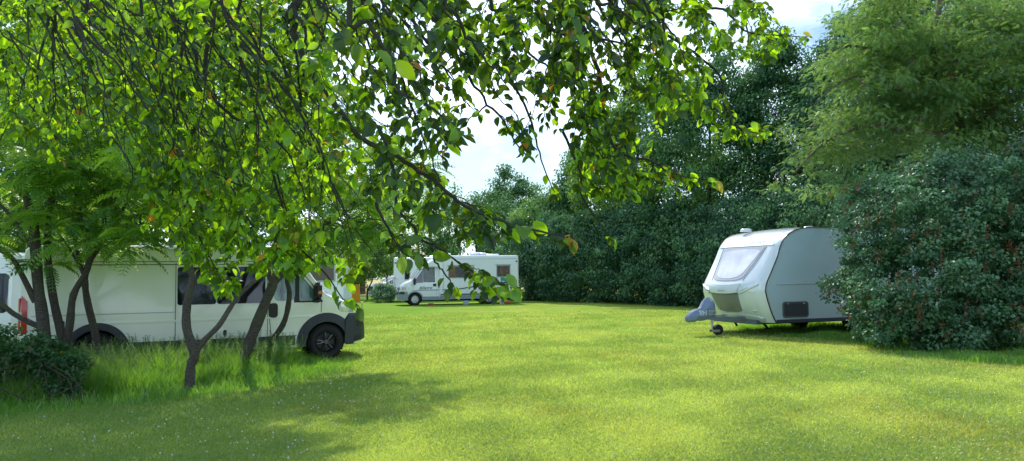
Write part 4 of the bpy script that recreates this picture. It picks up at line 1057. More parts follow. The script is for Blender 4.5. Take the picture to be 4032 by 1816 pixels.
    m = MB(); m.tube([(-.45, .55, .36), (-.62, .60, .16)], .03, 5); m.tube([(-.45, -.55, .36), (-.62, -.6, .16)], .03, 5); m.box((-.62, .6, .15), (.14, .1, .03)); m.build('corner_steady', M['under'], t)
    # jockey wheel
    m = MB(); m.cyl((.62, .12, .13), (.62, .12, .86), .026, 10); m.cyl((.62, .12, .30), (.62, .12, .62), .034, 10)
    j = m.build('jockey_stand', M['chrome'], t, smooth=True)
    m = MB(); m.lathe([(.0, .045), (.07, .045), (.09, .055), (.125, .045), (.135, .0), (.125, -.045), (.0, -.045)], (.46, .12, .137), n=24); m.build('jockey_wheel', M['tyre'], j, smooth=True)
    m = MB(); m.box((.55, .18, .115), (.22, .012, .06), bev=.004); m.box((.55, .06, .115), (.22, .012, .06), bev=.004); m.build('wheel_bracket', M['chrome'], j)
    # gas-bottle style coupling cover: draped cloth, separate thing lying on the coupling
    cv = empty('hitch_cover', org, rz, 'slate blue fabric cover pulled over the tow hitch of the caravan', 'cover'); cv.scale = (KS, KS, KS)
    # cross sections along x: (x, half width, z_low, z_high, y shift)
    secs = [(.50, .05, .44, .80), (.53, .15, .42, .86), (.62, .19, .40, .91), (.74, .20, .385, .91), (.84, .19, .375, .86), (.93, .17, .36, .75), (1.02, .155, .355, .67), (1.14, .15, .37, .645), (1.26, .145, .34, .625), (1.38, .135, .33, .58), (1.48, .11, .345, .52), (1.53, .06, .38, .46), (1.54, .01, .41, .42)]
    rr3 = np.random.default_rng(5); rows = []
    secs = [(.50 + (a - .50) * .74, b, c, d) for a, b, c, d in secs]
    P_ = Skel().smooth([(a, b, c) for a, b, c, d in secs], 3); Q_ = Skel().smooth([(a, 0, d) for a, b, c, d in secs], 3)
    def sec(p, q_):
        x, hw_, zl, zh = p.x, max(p.y, .01), p.z, q_.z; row = []
        n_ = 22
        for k in range(n_):
            a = 2 * PI * k / n_ ; c, s_ = math.cos(a), math.sin(a)
            zc = (zl + zh) / 2; hh_ = (zh - zl) / 2
            wz = hw_ * (1.0 - .45 * max(0, s_) ** 1.5) ; fold = .010 * math.sin(a * 5 + x * 9) + .008 * math.sin(a * 9 - x * 17)
            row.append((x, (wz + fold) * math.copysign(abs(c) ** .8, c), zc + (hh_ + fold * .5) * math.copysign(abs(s_) ** .85, s_)))
        return row
    rows = [sec(p, q_) for p, q_ in zip(P_, Q_)]
    m = MB(); m.grid(rows, True); cloth = m.build('cloth', M['fabric_blue'], cv, smooth=True)
    def cproj(p, z):
        # nearest section half width at this x, on the +y side
        best = min(range(len(P_)), key=lambda i: abs(P_[i].x - p.x)); hw_ = P_[best].y; zc = (P_[best].z + Q_[best].z) / 2; hh_ = (Q_[best].z - P_[best].z) / 2
        s_ = max(-.98, min(.98, (p.z - zc) / max(hh_, .01))); a = math.asin(math.copysign(abs(s_) ** (1 / .85), s_))
        wz = hw_ * (1 - .45 * max(0, math.sin(a)) ** 1.5); return Vector((p.x, wz * max(0, math.cos(a)) ** .8 + .016 + z, p.z))
    textobj('EN', .15, M['print'], cv, 'lettering', (.97, .2, .50), (-1, 0, 0), (0, 0, 1), sx=.86, bold=.008, proj=cproj)
    m = MB(); m.grid([[tuple(cproj(Vector((x, 0, z)), -.002)) for z in (.500, .54, .58, .61)] for x in np.linspace(.755, .515, 12)]); m.build('print_block', M['print'], cv)
    textobj('DURO', .095, M['fabric_blue'], cv, 'lettering', (.745, .2, .525), (-1, 0, 0), (0, 0, 1), sx=.80, bold=.003, proj=lambda p, z: cproj(p, z + .004))
    return t
caravan()

# ---- far things in the gap between the vans -----------------------
def fence():
    t = empty('field_fence', (0, 0, 0), 0, 'dark wooden rail fence at the far edge of the campsite meadow', 'fence')
    a, b = at(1340, 1141, 63), at(2000, 1141, 63)
    m = MB(); x = a.x
    for z in (.45, .85): m.box(((a.x + b.x) / 2, 63, z), (b.x - a.x, .05, .09))
    m.build('rails', M['shedwood'], t)
    while x < b.x:
        m = MB(); m.box((0, 0, .55), (.10, .10, 1.1), bev=.015); m.build('post', M['shedwood'], t, loc=(x, 63.08, 0)); x += 2.2
fence()
def shed():
    p = at(1378, 1100, 80); t = empty('shed', (p.x, 80, 0), R(25), 'small dark shed with pale pitched roof behind the fence', 'shed')
    m = MB(); m.box((0, 0, .85), (2.6, 3, 1.7)); m.add([(-1.3, -1.5, 1.7), (1.3, -1.5, 1.7), (0, -1.5, 2.6), (-1.3, 1.5, 1.7), (1.3, 1.5, 1.7), (0, 1.5, 2.6)], [(0, 1, 2), (5, 4, 3), (0, 2, 5, 3), (1, 4, 5, 2)]); m.build('wall', M['shedwood'], t)
    m = MB()
    for s in (-1, 1): m.add([(0, -1.75, 2.68), (0, 1.75, 2.68), (s * 1.6, 1.75, 1.56), (s * 1.6, -1.75, 1.56), (0, -1.75, 2.62), (0, 1.75, 2.62), (s * 1.6, 1.75, 1.50), (s * 1.6, -1.75, 1.50)], [(0, 1, 2, 3), (4, 7, 6, 5), (0, 3, 7, 4), (1, 5, 6, 2), (2, 6, 7, 3)])
    m.build('roof', M['shedroof'], t)
    m = MB()
    for s in (-1, 1): m.tube([(0, -1.78, 2.62), (s * 1.62, -1.78, 1.48)], .07, 4)
    m.build('bargeboard', M['whitewood'], t)
    m = MB(); m.box((.1, -1.52, .85), (.8, .05, 1.6)); m.build('door', M['shedwood'], t)
shed()
def camp_chair(px, Y, rz):
    p = at(px, 1150, Y); t = empty('camping_chair', (p.x, Y, 0), rz, 'high-backed orange canvas camping chair standing on the grass behind the near van', 'chair')
    m = MB(); m.grid([[(-.30 + .6 * i / 6, .22 + .10 * k / 8 + .02 * math.sin(i), .42 + .86 * k / 8 + .01 * math.sin(i * 2.2)) for i in range(7)] for k in range(9)]); m.build('backrest', M['orangecloth'], t)
    m = MB(); m.grid([[(-.30 + .6 * i / 6, -.28 + .5 * k / 6, .44 - .03 * math.sin(PI * k / 6)) for i in range(7)] for k in range(7)]); m.build('seat', M['orangecloth'], t)
    for x in (-.30, .30):
        for (a, b) in (((x, -.3, .44), (x, .25, 0)), ((x, .22, .44), (x, -.28, 0))):
            m = MB(); m.tube([a, b], .014, 6); m.build('leg', M['chrome'], t)
        m = MB(); m.tube([(x, .22, .42), (x, .33, 1.30)], .015, 6); m.tube([(x, -.28, .44), (x, -.28, .64), (x, .25, .66)], .014, 6); m.build('side_frame', M['chrome'], t)
    return t
camp_chair(1402, 38, R(170))
def person_seated(px, Y, rz):
    p = at(px, 1150, Y)
    ch = camp_chair(px, Y, rz); ch['label'] = 'orange camping chair that the bald person is sitting on'
    t = empty('person', (p.x, Y, 0), rz, 'bald person in dark clothes sitting in a camping chair beside the near van', 'person')
    t['label'] = 'bald person in dark clothes seated on a camping chair beyond the near van'
    def skin(name, joints, edges, rads, mat, sub=2):
        me = bpy.data.meshes.new(name); me.from_pydata(joints, edges, []); o = bpy.data.objects.new(name, me); C.objects.link(o); o.parent = t
        o.modifiers.new('skin', 'SKIN'); 
        for v, r in zip(me.skin_vertices[0].data, rads): v.radius = (r, r)
        me.skin_vertices[0].data[0].use_root = True
        o.modifiers.new('sub', 'SUBSURF').levels = sub; o.modifiers['sub'].render_levels = sub
        dg = bpy.context.evaluated_depsgraph_get(); m2 = bpy.data.meshes.new_from_object(o.evaluated_get(dg)); bpy.data.objects.remove(o)
        m2.materials.clear(); m2.materials.append(mat)
        for q in m2.polygons: q.use_smooth = True
        o = bpy.data.objects.new(name, m2); C.objects.link(o); o.parent = t; return o
    J = [(0, .10, .55), (0, .12, .80), (0, .12, 1.00), (0, .09, 1.12), (0, .06, 1.22), (0, .05, 1.31),
         (.17, .12, 1.03), (.25, .02, .80), (.18, -.20, .70), (.15, -.27, .68), (-.17, .12, 1.03), (-.25, .02, .80), (-.18, -.20, .70), (-.15, -.27, .68),
         (.10, .06, .53), (.13, -.34, .54), (.13, -.38, .10), (.13, -.50, .05), (-.10, .06, .53), (-.13, -.34, .54), (-.13, -.38, .10), (-.13, -.50, .05)]
    E = [(0, 1), (1, 2), (2, 3), (3, 4), (4, 5), (2, 6), (6, 7), (7, 8), (8, 9), (2, 10), (10, 11), (11, 12), (12, 13), (0, 14), (14, 15), (15, 16), (16, 17), (0, 18), (18, 19), (19, 20), (20, 21)]
    Rr = [.14, .15, .14, .055, .09, .085, .06, .045, .035, .04, .06, .045, .035, .04, .09, .065, .045, .04, .09, .065, .045, .04]
    skin('body', J, E, Rr, M['skin'])
    K = [0, 1, 2, 6, 7, 8, 10, 11, 12]; idx = {k: i for i, k in enumerate(K)}
    skin('shirt', [J[k] for k in K], [(idx[a], idx[b]) for a, b in E if a in idx and b in idx], [Rr[k] + .018 for k in K], M['darkcloth'])
    K = [0, 14, 15, 16, 18, 19, 20]; idx = {k: i for i, k in enumerate(K)}
    skin('trousers', [J[k] for k in K], [(idx[a], idx[b]) for a, b in E if a in idx and b in idx], [Rr[k] + .018 for k in K], M['darkcloth'])
    m = MB(); 
    for s in (-1, 1): m.ball((s * .032, -.032, 1.275), .012, 4, 6)
    m.build('eyes', M['black'], t)
    m = MB(); m.ball((0, -.045, 1.25), (.014, .022, .02)); 
    for s in (-1, 1): m.ball((s * .088, .05, 1.26), (.012, .02, .03))
    m.build('nose_and_ears', M['skin'], t, smooth=True)
person_seated(1376, 38.4, R(200))


# ------------------------------------------------------------------ trees
def rand_dirs(n):
    return unit(rng.normal(0, 1, (n, 3)))
def crown_leaves(cl, crad, per, size, droop=.5, flat=.6, up=1.0):
    """leaves scattered through clumps: cl (k,3) centres, crad radii, per leaves each -> P, D, N, S, v"""
    k = len(cl); n = k * per; idx = np.repeat(np.arange(k), per)
    d = rand_dirs(n); r = rng.random(n) ** .45
    off = d * (r * np.repeat(crad, per))[:, None]; off[:, 2] *= flat
    P = cl[idx] + off
    D = unit(off * np.array([1, 1, .3]) / np.maximum(np.repeat(crad, per), .01)[:, None] + rng.normal(0, .45, (n, 3)) + np.array([0, 0, -droop]))
    Nn = unit(rng.normal(0, .55, (n, 3)) + np.array([0, 0, up]) + d * .5)
    S = size * (.65 + .7 * rng.random(n))
    v = np.clip(.35 + .5 * off[:, 2] / np.maximum(np.repeat(crad, per), .01) + np.repeat(rng.normal(0, .30, k), per) + rng.normal(0, .15, n), 0, 1)  # tops of clumps paler: light from above put into the leaf tone
    return P, D, Nn, S, v
def trunk_and_limbs(base, topc, rad, h, r0, parent, mat, targets, lean=(0, 0), nl=26):
    sk = Skel(); b = Vector(base); tp = Vector((topc[0] + lean[0], topc[1] + lean[1], h))
    mid = b.lerp(tp, .5) + Vector((rng.normal() * .25, rng.normal() * .25, 0))
    sk.limb([b - Vector((0, 0, .05)), b + Vector((rng.normal() * .05, 0, h * .18)), mid, tp], r0, r0 * .18, 8, bulge=.03)
    k = rng.permutation(len(targets))[:nl]
    for i in k: sk.attach(targets[i], r=r0 * .16, sag=-.05, n=5, rend=.012, k=5, wob=.05, up=.3)
    return sk
def broad_tree(name, label, px, Y, top_py, halfw, mat='leaf_mid', bottom=1.5, depth=None, n_cl=150, per=110, leaf=.17, bark='bark_dark', group=None, cr=(.55, 1.15), r0=.22, tip=.75, shape=1.0, flat=.6, droop=.5, cat='tree', front=False):
    top = at(px, top_py, Y); base = Vector((top.x, Y, 0)); H = top.z; dy = depth or halfw
    t = empty(name, base, 0, label, cat, group)
    cz = (H + bottom) / 2; hz = (H - bottom) / 2
    d = rand_dirs(n_cl * 3)
    if front: d = d[(d[:, 1] < .35)]
    rr = .55 + .45 * rng.random(len(d)) ** .6
    lump = 1 + .16 * np.sin(d[:, 0] * 5 + px) * np.cos(d[:, 2] * 4 + Y) + rng.normal(0, .05, len(d))
    zz = d[:, 2] * rr
    narrow = 1 - (1 - tip) * np.clip(zz, 0, 1) ** shape
    cl = np.column_stack([d[:, 0] * rr * halfw * narrow * lump, d[:, 1] * rr * dy * narrow * lump, cz + zz * hz * lump])
    cl = cl[(cl[:, 2] > bottom * .6) & (cl[:, 2] < H + .3)][:n_cl]
    crad = cr[0] + (cr[1] - cr[0]) * rng.random(len(cl))
    P, D, Nn, S, v = crown_leaves(cl, crad, per, leaf, droop, flat)
    k = P[:, 2] > .02; P, D, Nn, S, v = P[k], D[k], Nn[k], S[k], v[k]
    sk = trunk_and_limbs((0, 0, 0), (0, 0), halfw, cz + hz * .55, r0, t, None, cl)
    sk.mb.build('trunk', M[bark], t, smooth=True)
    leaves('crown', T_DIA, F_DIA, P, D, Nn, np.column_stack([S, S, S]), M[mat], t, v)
    return t

# --- far trees across the background (px, distance, top pixel, half width ...)
BG = [
 # behind the vans on the left, bright and backlit
 ('broadleaf_tree', 'bright yellow-green broad tree at the far left, rising behind the left van', 120, 31, 200, 4.2, 'leaf_bright', 1.2, 170, 100, .19),
 ('broadleaf_tree', 'bright yellow-green broad tree above the rear of the near white van', 430, 34, 200, 4.3, 'leaf_bright', 1.0, 180, 100, .19),
 ('broadleaf_tree', 'tall green tree whose crown fills the top left corner behind everything', 250, 27, -250, 4.8, 'leaf_mid', 2.0, 260, 120, .19),
 ('broadleaf_tree', 'tall green tree above the cab end of the near van', 760, 29, -100, 4.2, 'leaf_mid', 3.2, 240, 120, .19),
 ('broadleaf_tree', 'tall mid green tree between near van and striped motorhome, high behind the fronds', 1120, 36, 170, 3.7, 'leaf_mid', 4.5, 120, 110, .17),
 ('broadleaf_tree', 'bright bushy tree above the long side window of the near van', 720, 42, 560, 3.8, 'leaf_bright', .6, 110, 100, .18),
 ('broadleaf_tree', 'darker round tree seen behind the leaning trunk pair', 985, 48, 640, 4.0, 'leaf_mid', .8, 130, 100, .18),
 ('broadleaf_tree', 'mid green tree filling the gap right of the near camper', 1215, 62, 600, 5.2, 'leaf_mid', .6, 140, 100, .2),
 ('broadleaf_tree', 'tall mid green tree above the shed', 1400, 78, 690, 6.0, 'leaf_mid', .8, 150, 100, .23),
 ('broadleaf_tree', 'tall dark tree above the cab of the striped motorhome', 1650, 74, 700, 6.2, 'leaf_mid', .5, 160, 100, .23),
 ('broadleaf_tree', 'dark tree rising over the roof of the striped motorhome', 1865, 66, 745, 5.4, 'leaf_blue', .5, 150, 100, .22),
 # the row on the right
 ('hedgerow_tree', 'farthest blue-green tree at the left end of the tall tree row', 2020, 78, 672, 4.6, 'leaf_blue', .5, 150, 110, .22),
 ('hedgerow_tree', 'lighter green drooping tree second in the row, right of the striped motorhome', 2180, 60, 735, 3.6, 'leaf_mid', .4, 150, 120, .19),
 ('hedgerow_tree', 'blue-green tree of the row behind the hanging fruit branches', 2340, 55, 520, 4.2, 'leaf_blue', .4, 170, 120, .19),
 ('hedgerow_tree', 'broad mid green tree of the row left of the caravan nose', 2540, 47, 250, 4.9, 'leaf_mid', .4, 220, 130, .17),
 ('hedgerow_tree', 'tall blue-green tree directly above the caravan front window', 2790, 40.5, 190, 4.2, 'leaf_blue', .4, 240, 130, .155),
 ('hedgerow_tree', 'tall slender tree with the highest tip, above the caravan roof', 3060, 38, 90, 2.7, 'leaf_blue', .4, 210, 130, .15),
 ('hedgerow_tree', 'tall dark tree behind the left edge of the pale feathery tree', 3340, 35, 70, 2.9, 'leaf_dark', .4, 220, 120, .15),
 ('hedgerow_tree', 'dark tree rising behind the crown of the feathery tree', 3530, 31, -160, 3.2, 'leaf_dark', .4, 220, 120, .15),
 ('hedgerow_tree', 'dark tree in the top right corner behind the feathery tree', 3900, 29, -200, 3.2, 'leaf_dark', .4, 220, 120, .15),
]
for i, (nm, lb, px, Y, tp, hw_, mt, bt, ncl, per, lf_) in enumerate(BG):
    row = nm == 'hedgerow_tree'
    broad_tree(nm, lb, px, Y, tp, hw_, mt, bt, depth=hw_ * (.75 if row else .9), n_cl=int(ncl * (1.5 if row else 1)), per=per, leaf=lf_ * (1.1 if row else 1), group='trees of the tall row on the right' if row else 'trees behind the vans',
               cr=(.5, 1.05) if row else (.6, 1.2), tip=.45 if row else .7, shape=1.6, droop=.9 if row else .5, flat=.75, front=row)
# lower dark shrubs that close the hedge down to the grass
HD = [(2075, 50, 900, 2.6), (2160, 50, 860, 2.4), (2260, 47, 850, 2.4), (2370, 45, 820, 2.3), (2480, 43, 800, 2.2), (2590, 41, 790, 2.1), (2700, 39, 770, 2.1), (2810, 37, 800, 2.0), (2930, 34.5, 760, 2.1), (3080, 32, 740, 2.2), (3260, 30, 700, 2.2), (3480, 27, 640, 2.4), (3720, 25, 620, 2.4), (3980, 24, 560, 2.6)]
HL = ['dark shrub at the foot of the tree row, just right of the striped motorhome', 'second dark hedge shrub right of the striped motorhome', 'third dark hedge shrub right of the striped motorhome', 'fourth dark hedge shrub right of the striped motorhome',
      'dark hedge shrub midway between striped motorhome and caravan', 'hedge shrub just right of the midpoint between motorhome and caravan', 'dark hedge shrub with yellow light gaps, left of the caravan', 'dark hedge shrub directly behind the hitch cover',
      'dark hedge shrub behind the caravan front window', 'dark hedge shrub behind the middle of the caravan', 'dark shrub behind the lilac bush, its left end', 'dark shrub behind the lilac bush, its middle', 'dark shrub behind the lilac bush, right of its middle', 'dark shrub at the right edge behind the lilac bush']
for (px, Y, tp, hw_), lb in zip(HD, HL):
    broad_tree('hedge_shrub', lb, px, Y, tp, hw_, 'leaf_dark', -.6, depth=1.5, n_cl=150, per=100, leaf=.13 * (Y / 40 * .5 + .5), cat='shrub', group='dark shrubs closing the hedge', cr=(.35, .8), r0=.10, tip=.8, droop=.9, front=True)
# small orchard-like trees and bush in the gap
broad_tree('young_tree', 'small light green tree with forked trunk in front of the rail fence', 1446, 57, 945, 1.75, 'leaf_mid', 1.3, n_cl=60, per=110, leaf=.14, group='young trees by the fence', cr=(.3, .6), r0=.09)
broad_tree('young_tree', 'small leafy tree left of the white car', 1375, 54, 985, 1.3, 'leaf_bright', 1.2, n_cl=40, per=100, leaf=.14, group='young trees by the fence', cr=(.3, .6), r0=.07)
broad_tree('young_tree', 'small leaning tree right before the half-hidden motorhome', 1518, 55.5, 925, 1.35, 'leaf_mid', 1.9, n_cl=45, per=100, leaf=.14, group='young trees by the fence', cr=(.3, .6), r0=.08)
broad_tree('round_bush', 'round dark bush in front of the nose of the striped motorhome', 1512, 49.5, 1108, .72, 'leaf_dark', -.3, n_cl=40, per=100, leaf=.09, cat='bush', cr=(.2, .4), r0=.04, tip=.9)

# --- lilac bush at the right --------------------------------------------------
def lilac():
    t = empty('lilac_bush', (0, 0, 0), 0, 'big dark green lilac bush with rust-brown faded blooms, covering the caravan end', 'bush')
    base = at(3750, 1380, 16.4); t.location = (base.x, base.y, 0); o = np.array([base.x, base.y, 0])
    poly = [(3255, 1100), (3225, 1155), (3290, 1070), (3340, 1000), (3310, 900), (3290, 800), (3350, 760), (3370, 700), (3450, 720), (3500, 670), (3540, 720), (3600, 640), (3680, 690), (3720, 560), (3790, 640), (3860, 560), (3920, 650), (4032, 540), (4500, 540), (4500, 1400), (3900, 1420), (3640, 1370), (3450, 1340), (3360, 1300), (3280, 1200)]
    def depth(p):   # bulging front surface
        u = np.clip((p[:, 0] - 3250) / 500, 0, 1); vz = np.clip((1400 - p[:, 1]) / 800, 0, 1)
        return 17.1 - 2.2 * np.sin(u * PI / 2) - .3 + 1.3 * vz ** 2
    p = sample_poly(poly, 900); Yc = depth(p) + .35 * vnoise(p[:, 0], p[:, 1], .022, 31) * 2 + rng.random(900) ** 1.5 * 2.0
    cl = atv(p, Yc); cl = cl[cl[:, 2] > .05]; n = len(cl)
    crad = .13 + .27 * rng.random(n)
    P, D, Nn, S, v = crown_leaves(cl, crad, 125, .066, droop=.45, flat=.7, up=.8)
    D[:, 1] -= .35; D[:, 2] -= .1; Nn[:, 1] -= .5
    k = P[:, 2] > .03
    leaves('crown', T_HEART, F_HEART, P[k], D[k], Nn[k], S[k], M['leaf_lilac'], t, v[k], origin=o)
    sk = Skel()
    for i in range(9):
        a = rng.random() * 6.28; sk.limb([(rng.normal() * .25, rng.normal() * .2, -.03), (math.cos(a) * .5, math.sin(a) * .4, .8), (math.cos(a) * 1.3, math.sin(a) * .8, 2.0 + rng.random())], .045, .015, 6)
    for i in rng.permutation(n)[:140]: sk.attach(cl[i] - o, r=.012, sag=-.05, n=4, rend=.004, k=4, wob=.03)
    sk.mb.build('stems', M['bark_dark'], t)
    # faded panicles
    p = sample_poly(poly, 210); Yc = depth(p) - .22; b = atv(p, Yc); b = b[b[:, 2] > .3]
    extra = atv(np.array([(3262, 1170), (3300, 1165), (3245, 1130), (3330, 1120), (3310, 770), (3275, 790), (3900, 900), (3930, 860), (3840, 880), (3980, 930), (3500, 1150), (3690, 1270)]), 16.2 * np.ones(12)); b = np.vstack([b, extra])
    n = len(b); per = 34; idx = np.repeat(np.arange(n), per); up_ = unit(rng.normal(0, .35, (n, 3)) + np.array([0, -.2, 1]))[idx]
    s_ = rng.random(n * per); off = up_ * (s_ * .20)[:, None] + rng.normal(0, 1, (n * per, 3)) * (.035 * (1.15 - s_))[:, None]
    leaves('faded_blooms', T_DIA, F_DIA, b[idx] + off, rand_dirs(n * per), rand_dirs(n * per), .03 * (.7 + .6 * rng.random(n * per)), M['bloom_rust'], t, origin=o)
lilac()

# --- feathery robinia at the right -------------------------------------------
def robinia():
    base = at(3835, 1300, 21.5); t = empty('robinia_tree', (base.x, 21.5, 0), 0, 'large pale green feathery tree with drooping sprays and purple flecks, above the lilac', 'tree'); o = np.array([base.x, 21.5, 0])
    sk = Skel()
    A = lambda pts: [at(x, y, Y) for x, y, Y in pts]
    main = sk.limb([(base.x, 21.5, -.05)] + A([(3830, 900, 21.4), (3822, 517, 21.2)]), .20, .17, 9, bulge=.04)
    up = sk.limb(A([(3822, 517, 21.2), (3712, 405, 21.0), (3690, 260, 20.8), (3660, 155, 20.6), (3700, 20, 20.6), (3690, -150, 20.6)]), .15, .06, 8)
    sk.limb(A([(3675, 190, 20.7), (3620, 150, 20.4), (3540, 60, 20.2), (3480, -60, 20)]), .06, .02, 6)
    sk.limb(A([(3700, 260, 20.8), (3800, 220, 20.4), (3900, 120, 20), (3990, -20, 20)]), .06, .02, 6)
    sk.limb(A([(3822, 517, 21.2), (3700, 530, 20.6), (3560, 505, 20.0), (3400, 500, 19.4), (3250, 560, 19.0), (3130, 680, 18.8)]), .10, .02, 7)
    sk.limb(A([(3712, 405, 21.0), (3560, 360, 20.2), (3420, 300, 19.7), (3300, 330, 19.3), (3200, 420, 19)]), .08, .015, 6)
    sk.limb(A([(3700, 330, 20.8), (3500, 220, 20.2), (3340, 180, 19.8), (3250, 220, 19.6)]), .06, .015, 6)
    sk.limb(A([(3822, 517, 21.2), (3900, 440, 20.6), (4050, 380, 20), (4250, 400, 19.5)]), .10, .03, 6)
    # lichen covered dead-looking lower branches
    low = A([(3830, 700, 21.3), (3640, 640, 20.4), (3560, 660, 20.0), (3480, 700, 19.6), (3330, 735, 19.3)]); sk.limb(low, .06, .012, 6)
    sk.limb(A([(3560, 660, 20), (3500, 720, 19.6), (3420, 730, 19.3), (3340, 715, 19.1)]), .03, .01, 5)
    poly = [(3120, 790), (3140, 700), (3180, 590), (3210, 500), (3195, 400), (3255, 280), (3290, 150), (3350, 50), (3420, -60), (4300, -60), (4300, 640), (4032, 640), (3960, 560), (3850, 600), (3720, 540), (3640, 600), (3480, 540), (3400, 620), (3330, 600), (3290, 700), (3225, 790), (3160, 800)]
    n0 = 190; p = sample_poly(poly, n0); Yc = 18.7 + 3.4 * rng.random(n0) + np.clip((p[:, 0] - 3100) / 900, 0, 1) * .6
    c0 = atv(p, Yc); ii = np.repeat(np.arange(n0), 5); n = len(ii); so_ = rng.normal(0, 1, (n, 3)) * np.array([.42, .42, .16]); so_[:, 2] -= .3 * np.hypot(so_[:, 0], so_[:, 1]); cl = c0[ii] + so_; vsup = rng.normal(0, .25, n0)[ii]
    ordr = np.argsort(np.linalg.norm(cl - np.array(main[-1]), axis=1))
    for i in ordr: sk.attach(cl[i], r=.022, sag=.10, n=4, rend=.004, k=5, wob=.04)
    for v_ in range(1): pass
    mb = sk.mb; mb.v = [(x - o[0], y - o[1], z) for x, y, z in mb.v]; mb.build('trunk', M['bark_lichen'], t, smooth=True)
    per = 46; idx = np.repeat(np.arange(n), per); N_ = n * per
    off = rng.normal(0, 1, (N_, 3)) * np.array([.26, .26, .085]); off[:, 2] -= .45 * (off[:, 0] ** 2 + off[:, 1] ** 2)
    P = cl[idx] + off
    D = unit(off * np.array([1.4, 1.4, .2]) + rng.normal(0, .25, (N_, 3)) + np.array([-.1, 0, -.12])); Nn = unit(rng.normal(0, .3, (N_, 3)) + np.array([0, 0, 1]))
    v = np.clip(.45 + off[:, 2] * 2.0 + np.repeat(so_[:, 2] * 1.2 + vsup, per) + rng.normal(0, .12, N_), 0, 1)  # upper fronds of each spray paler, clump shading painted into v
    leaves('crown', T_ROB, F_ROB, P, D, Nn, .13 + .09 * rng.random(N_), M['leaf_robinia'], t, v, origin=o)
    # purple flower tufts
    b = cl[rng.permutation(n)[:190]] + rng.normal(0, .18, (190, 3)) + np.array([0, -.2, .05]); per = 9; idx = np.repeat(np.arange(190), per)
    leaves('blossom', T_DIA, F_DIA, b[idx] + rng.normal(0, .045, (190 * per, 3)), rand_dirs(190 * per), rand_dirs(190 * per), .04 + .025 * rng.random(190 * per), M['bloom_purple'], t, origin=o)
robinia()

# --- sumac trees between the camera and the near van ---------------------------
def sumac(label, stems, poly, Yr, n_tip, per=9, high=None, size=(.38, .6), mat='leaf_sumac', vb=.0, group='sumac trees beside the near van'):
    """stems: list of (points (px,py,Y), r0, r1); poly: photo outline of its crown"""
    b = stems[0][0][0]; base = at(*b); base.z = 0
    t = empty('sumac_tree', base, 0, label, 'tree', group); o = np.array([base.x, base.y, 0])
    sk = Skel()
    for pts, r0, r1 in stems:
        q = [at(*p) for p in pts]
        if pts is stems[0][0]: q = [Vector((base.x, base.y, -.04))] + q[1:]
        sk.limb(q, r0 * 1.08, r1, 9, k=4, bulge=.05)
        if pts is stems[0][0]:
            sk.mb.tube([q[0], q[0].lerp(q[1], .12), q[0].lerp(q[1], .35)], [r0 * 1.9, r0 * 1.35, r0 * 1.0], 10)
            for a_ in range(5): sk.mb.tube([q[0] + Vector((math.cos(a_ * 1.3) * r0 * 2.8, math.sin(a_ * 1.3) * r0 * 2.8, -.01)), q[0] + Vector((math.cos(a_ * 1.3) * r0 * .9, math.sin(a_ * 1.3) * r0 * .9, .10)), q[0].lerp(q[1], .3)], [r0 * .25, r0 * .4, r0 * .3], 6)
    n = n_tip; p = sample_poly(poly, n); Yc = Yr[0] + (Yr[1] - Yr[0]) * rng.random(n); tips = atv(p, Yc)
    if high:  # extra crown, mostly out of view, added to shade the foreground lawn
        p = sample_poly(high[0], high[2]); tips = np.vstack([tips, atv(p, high[1][0] + (high[1][1] - high[1][0]) * rng.random(high[2]))])
    tips = tips[tips[:, 2] > 1.2]; n = len(tips)
    ordr = np.argsort(np.min(np.linalg.norm(tips[:, None] - sk.P[None, ::3], axis=2), axis=1))
    for i in ordr: sk.attach(tips[i], r=.020, sag=-.06, n=5, rend=.006, k=5, wob=.02, up=.1)
    mb = sk.mb; mb.v = [(x - o[0], y - o[1], z) for x, y, z in mb.v]; mb.build('trunk', M['bark'], t, smooth=True)
    idx = np.repeat(np.arange(n), per); N_ = n * per; az = rng.random(N_) * 2 * PI
    D = np.column_stack([np.cos(az), np.sin(az), .95 * rng.random(N_) - .55]); P = tips[idx] + D * .03 + rng.normal(0, .03, (N_, 3)) - np.array([0, 0, 1]) * (rng.random(N_) * .12)[:, None]
    Nn = unit(np.column_stack([rng.normal(0, .3, N_), rng.normal(0, .3, N_), np.ones(N_)]))
    S = size[0] + (size[1] - size[0]) * rng.random(N_)
    v = np.clip(.5 + vb + np.repeat(rng.normal(0, .34, n), per) + rng.normal(0, .12, N_), 0, 1)
    leaves('crown', T_SUM, F_SUM, P, D, Nn, S, M[mat], t, v, origin=o)
    return t
sumac('leftmost sumac tree with the thickest straight trunk, standing before the van tail lamp',
      [([(185, 1480, 12.0), (172, 1290, 12.0), (150, 1120, 12.0), (140, 980, 12.0), (128, 860, 12.0), (90, 730, 12.1)], .095, .06),
       ([(160, 1290, 12.0), (60, 1240, 11.9), (0, 1195, 11.8), (-80, 1170, 11.7)], .045, .03),
       ([(140, 1190, 12.0), (85, 1080, 11.9), (50, 1020, 11.9), (0, 985, 11.8), (-90, 940, 11.7)], .045, .025),
       ([(140, 1000, 12.0), (100, 930, 12.1), (40, 850, 12.2), (-40, 760, 12.3)], .04, .02),
       ([(130, 880, 12.0), (200, 780, 12.2), (260, 680, 12.3)], .04, .02)],
      [(-250, 300), (60, 240), (330, 330), (380, 600), (320, 900), (150, 980), (60, 960), (-100, 1020), (-250, 1000)], (10.9, 13.4), 66)
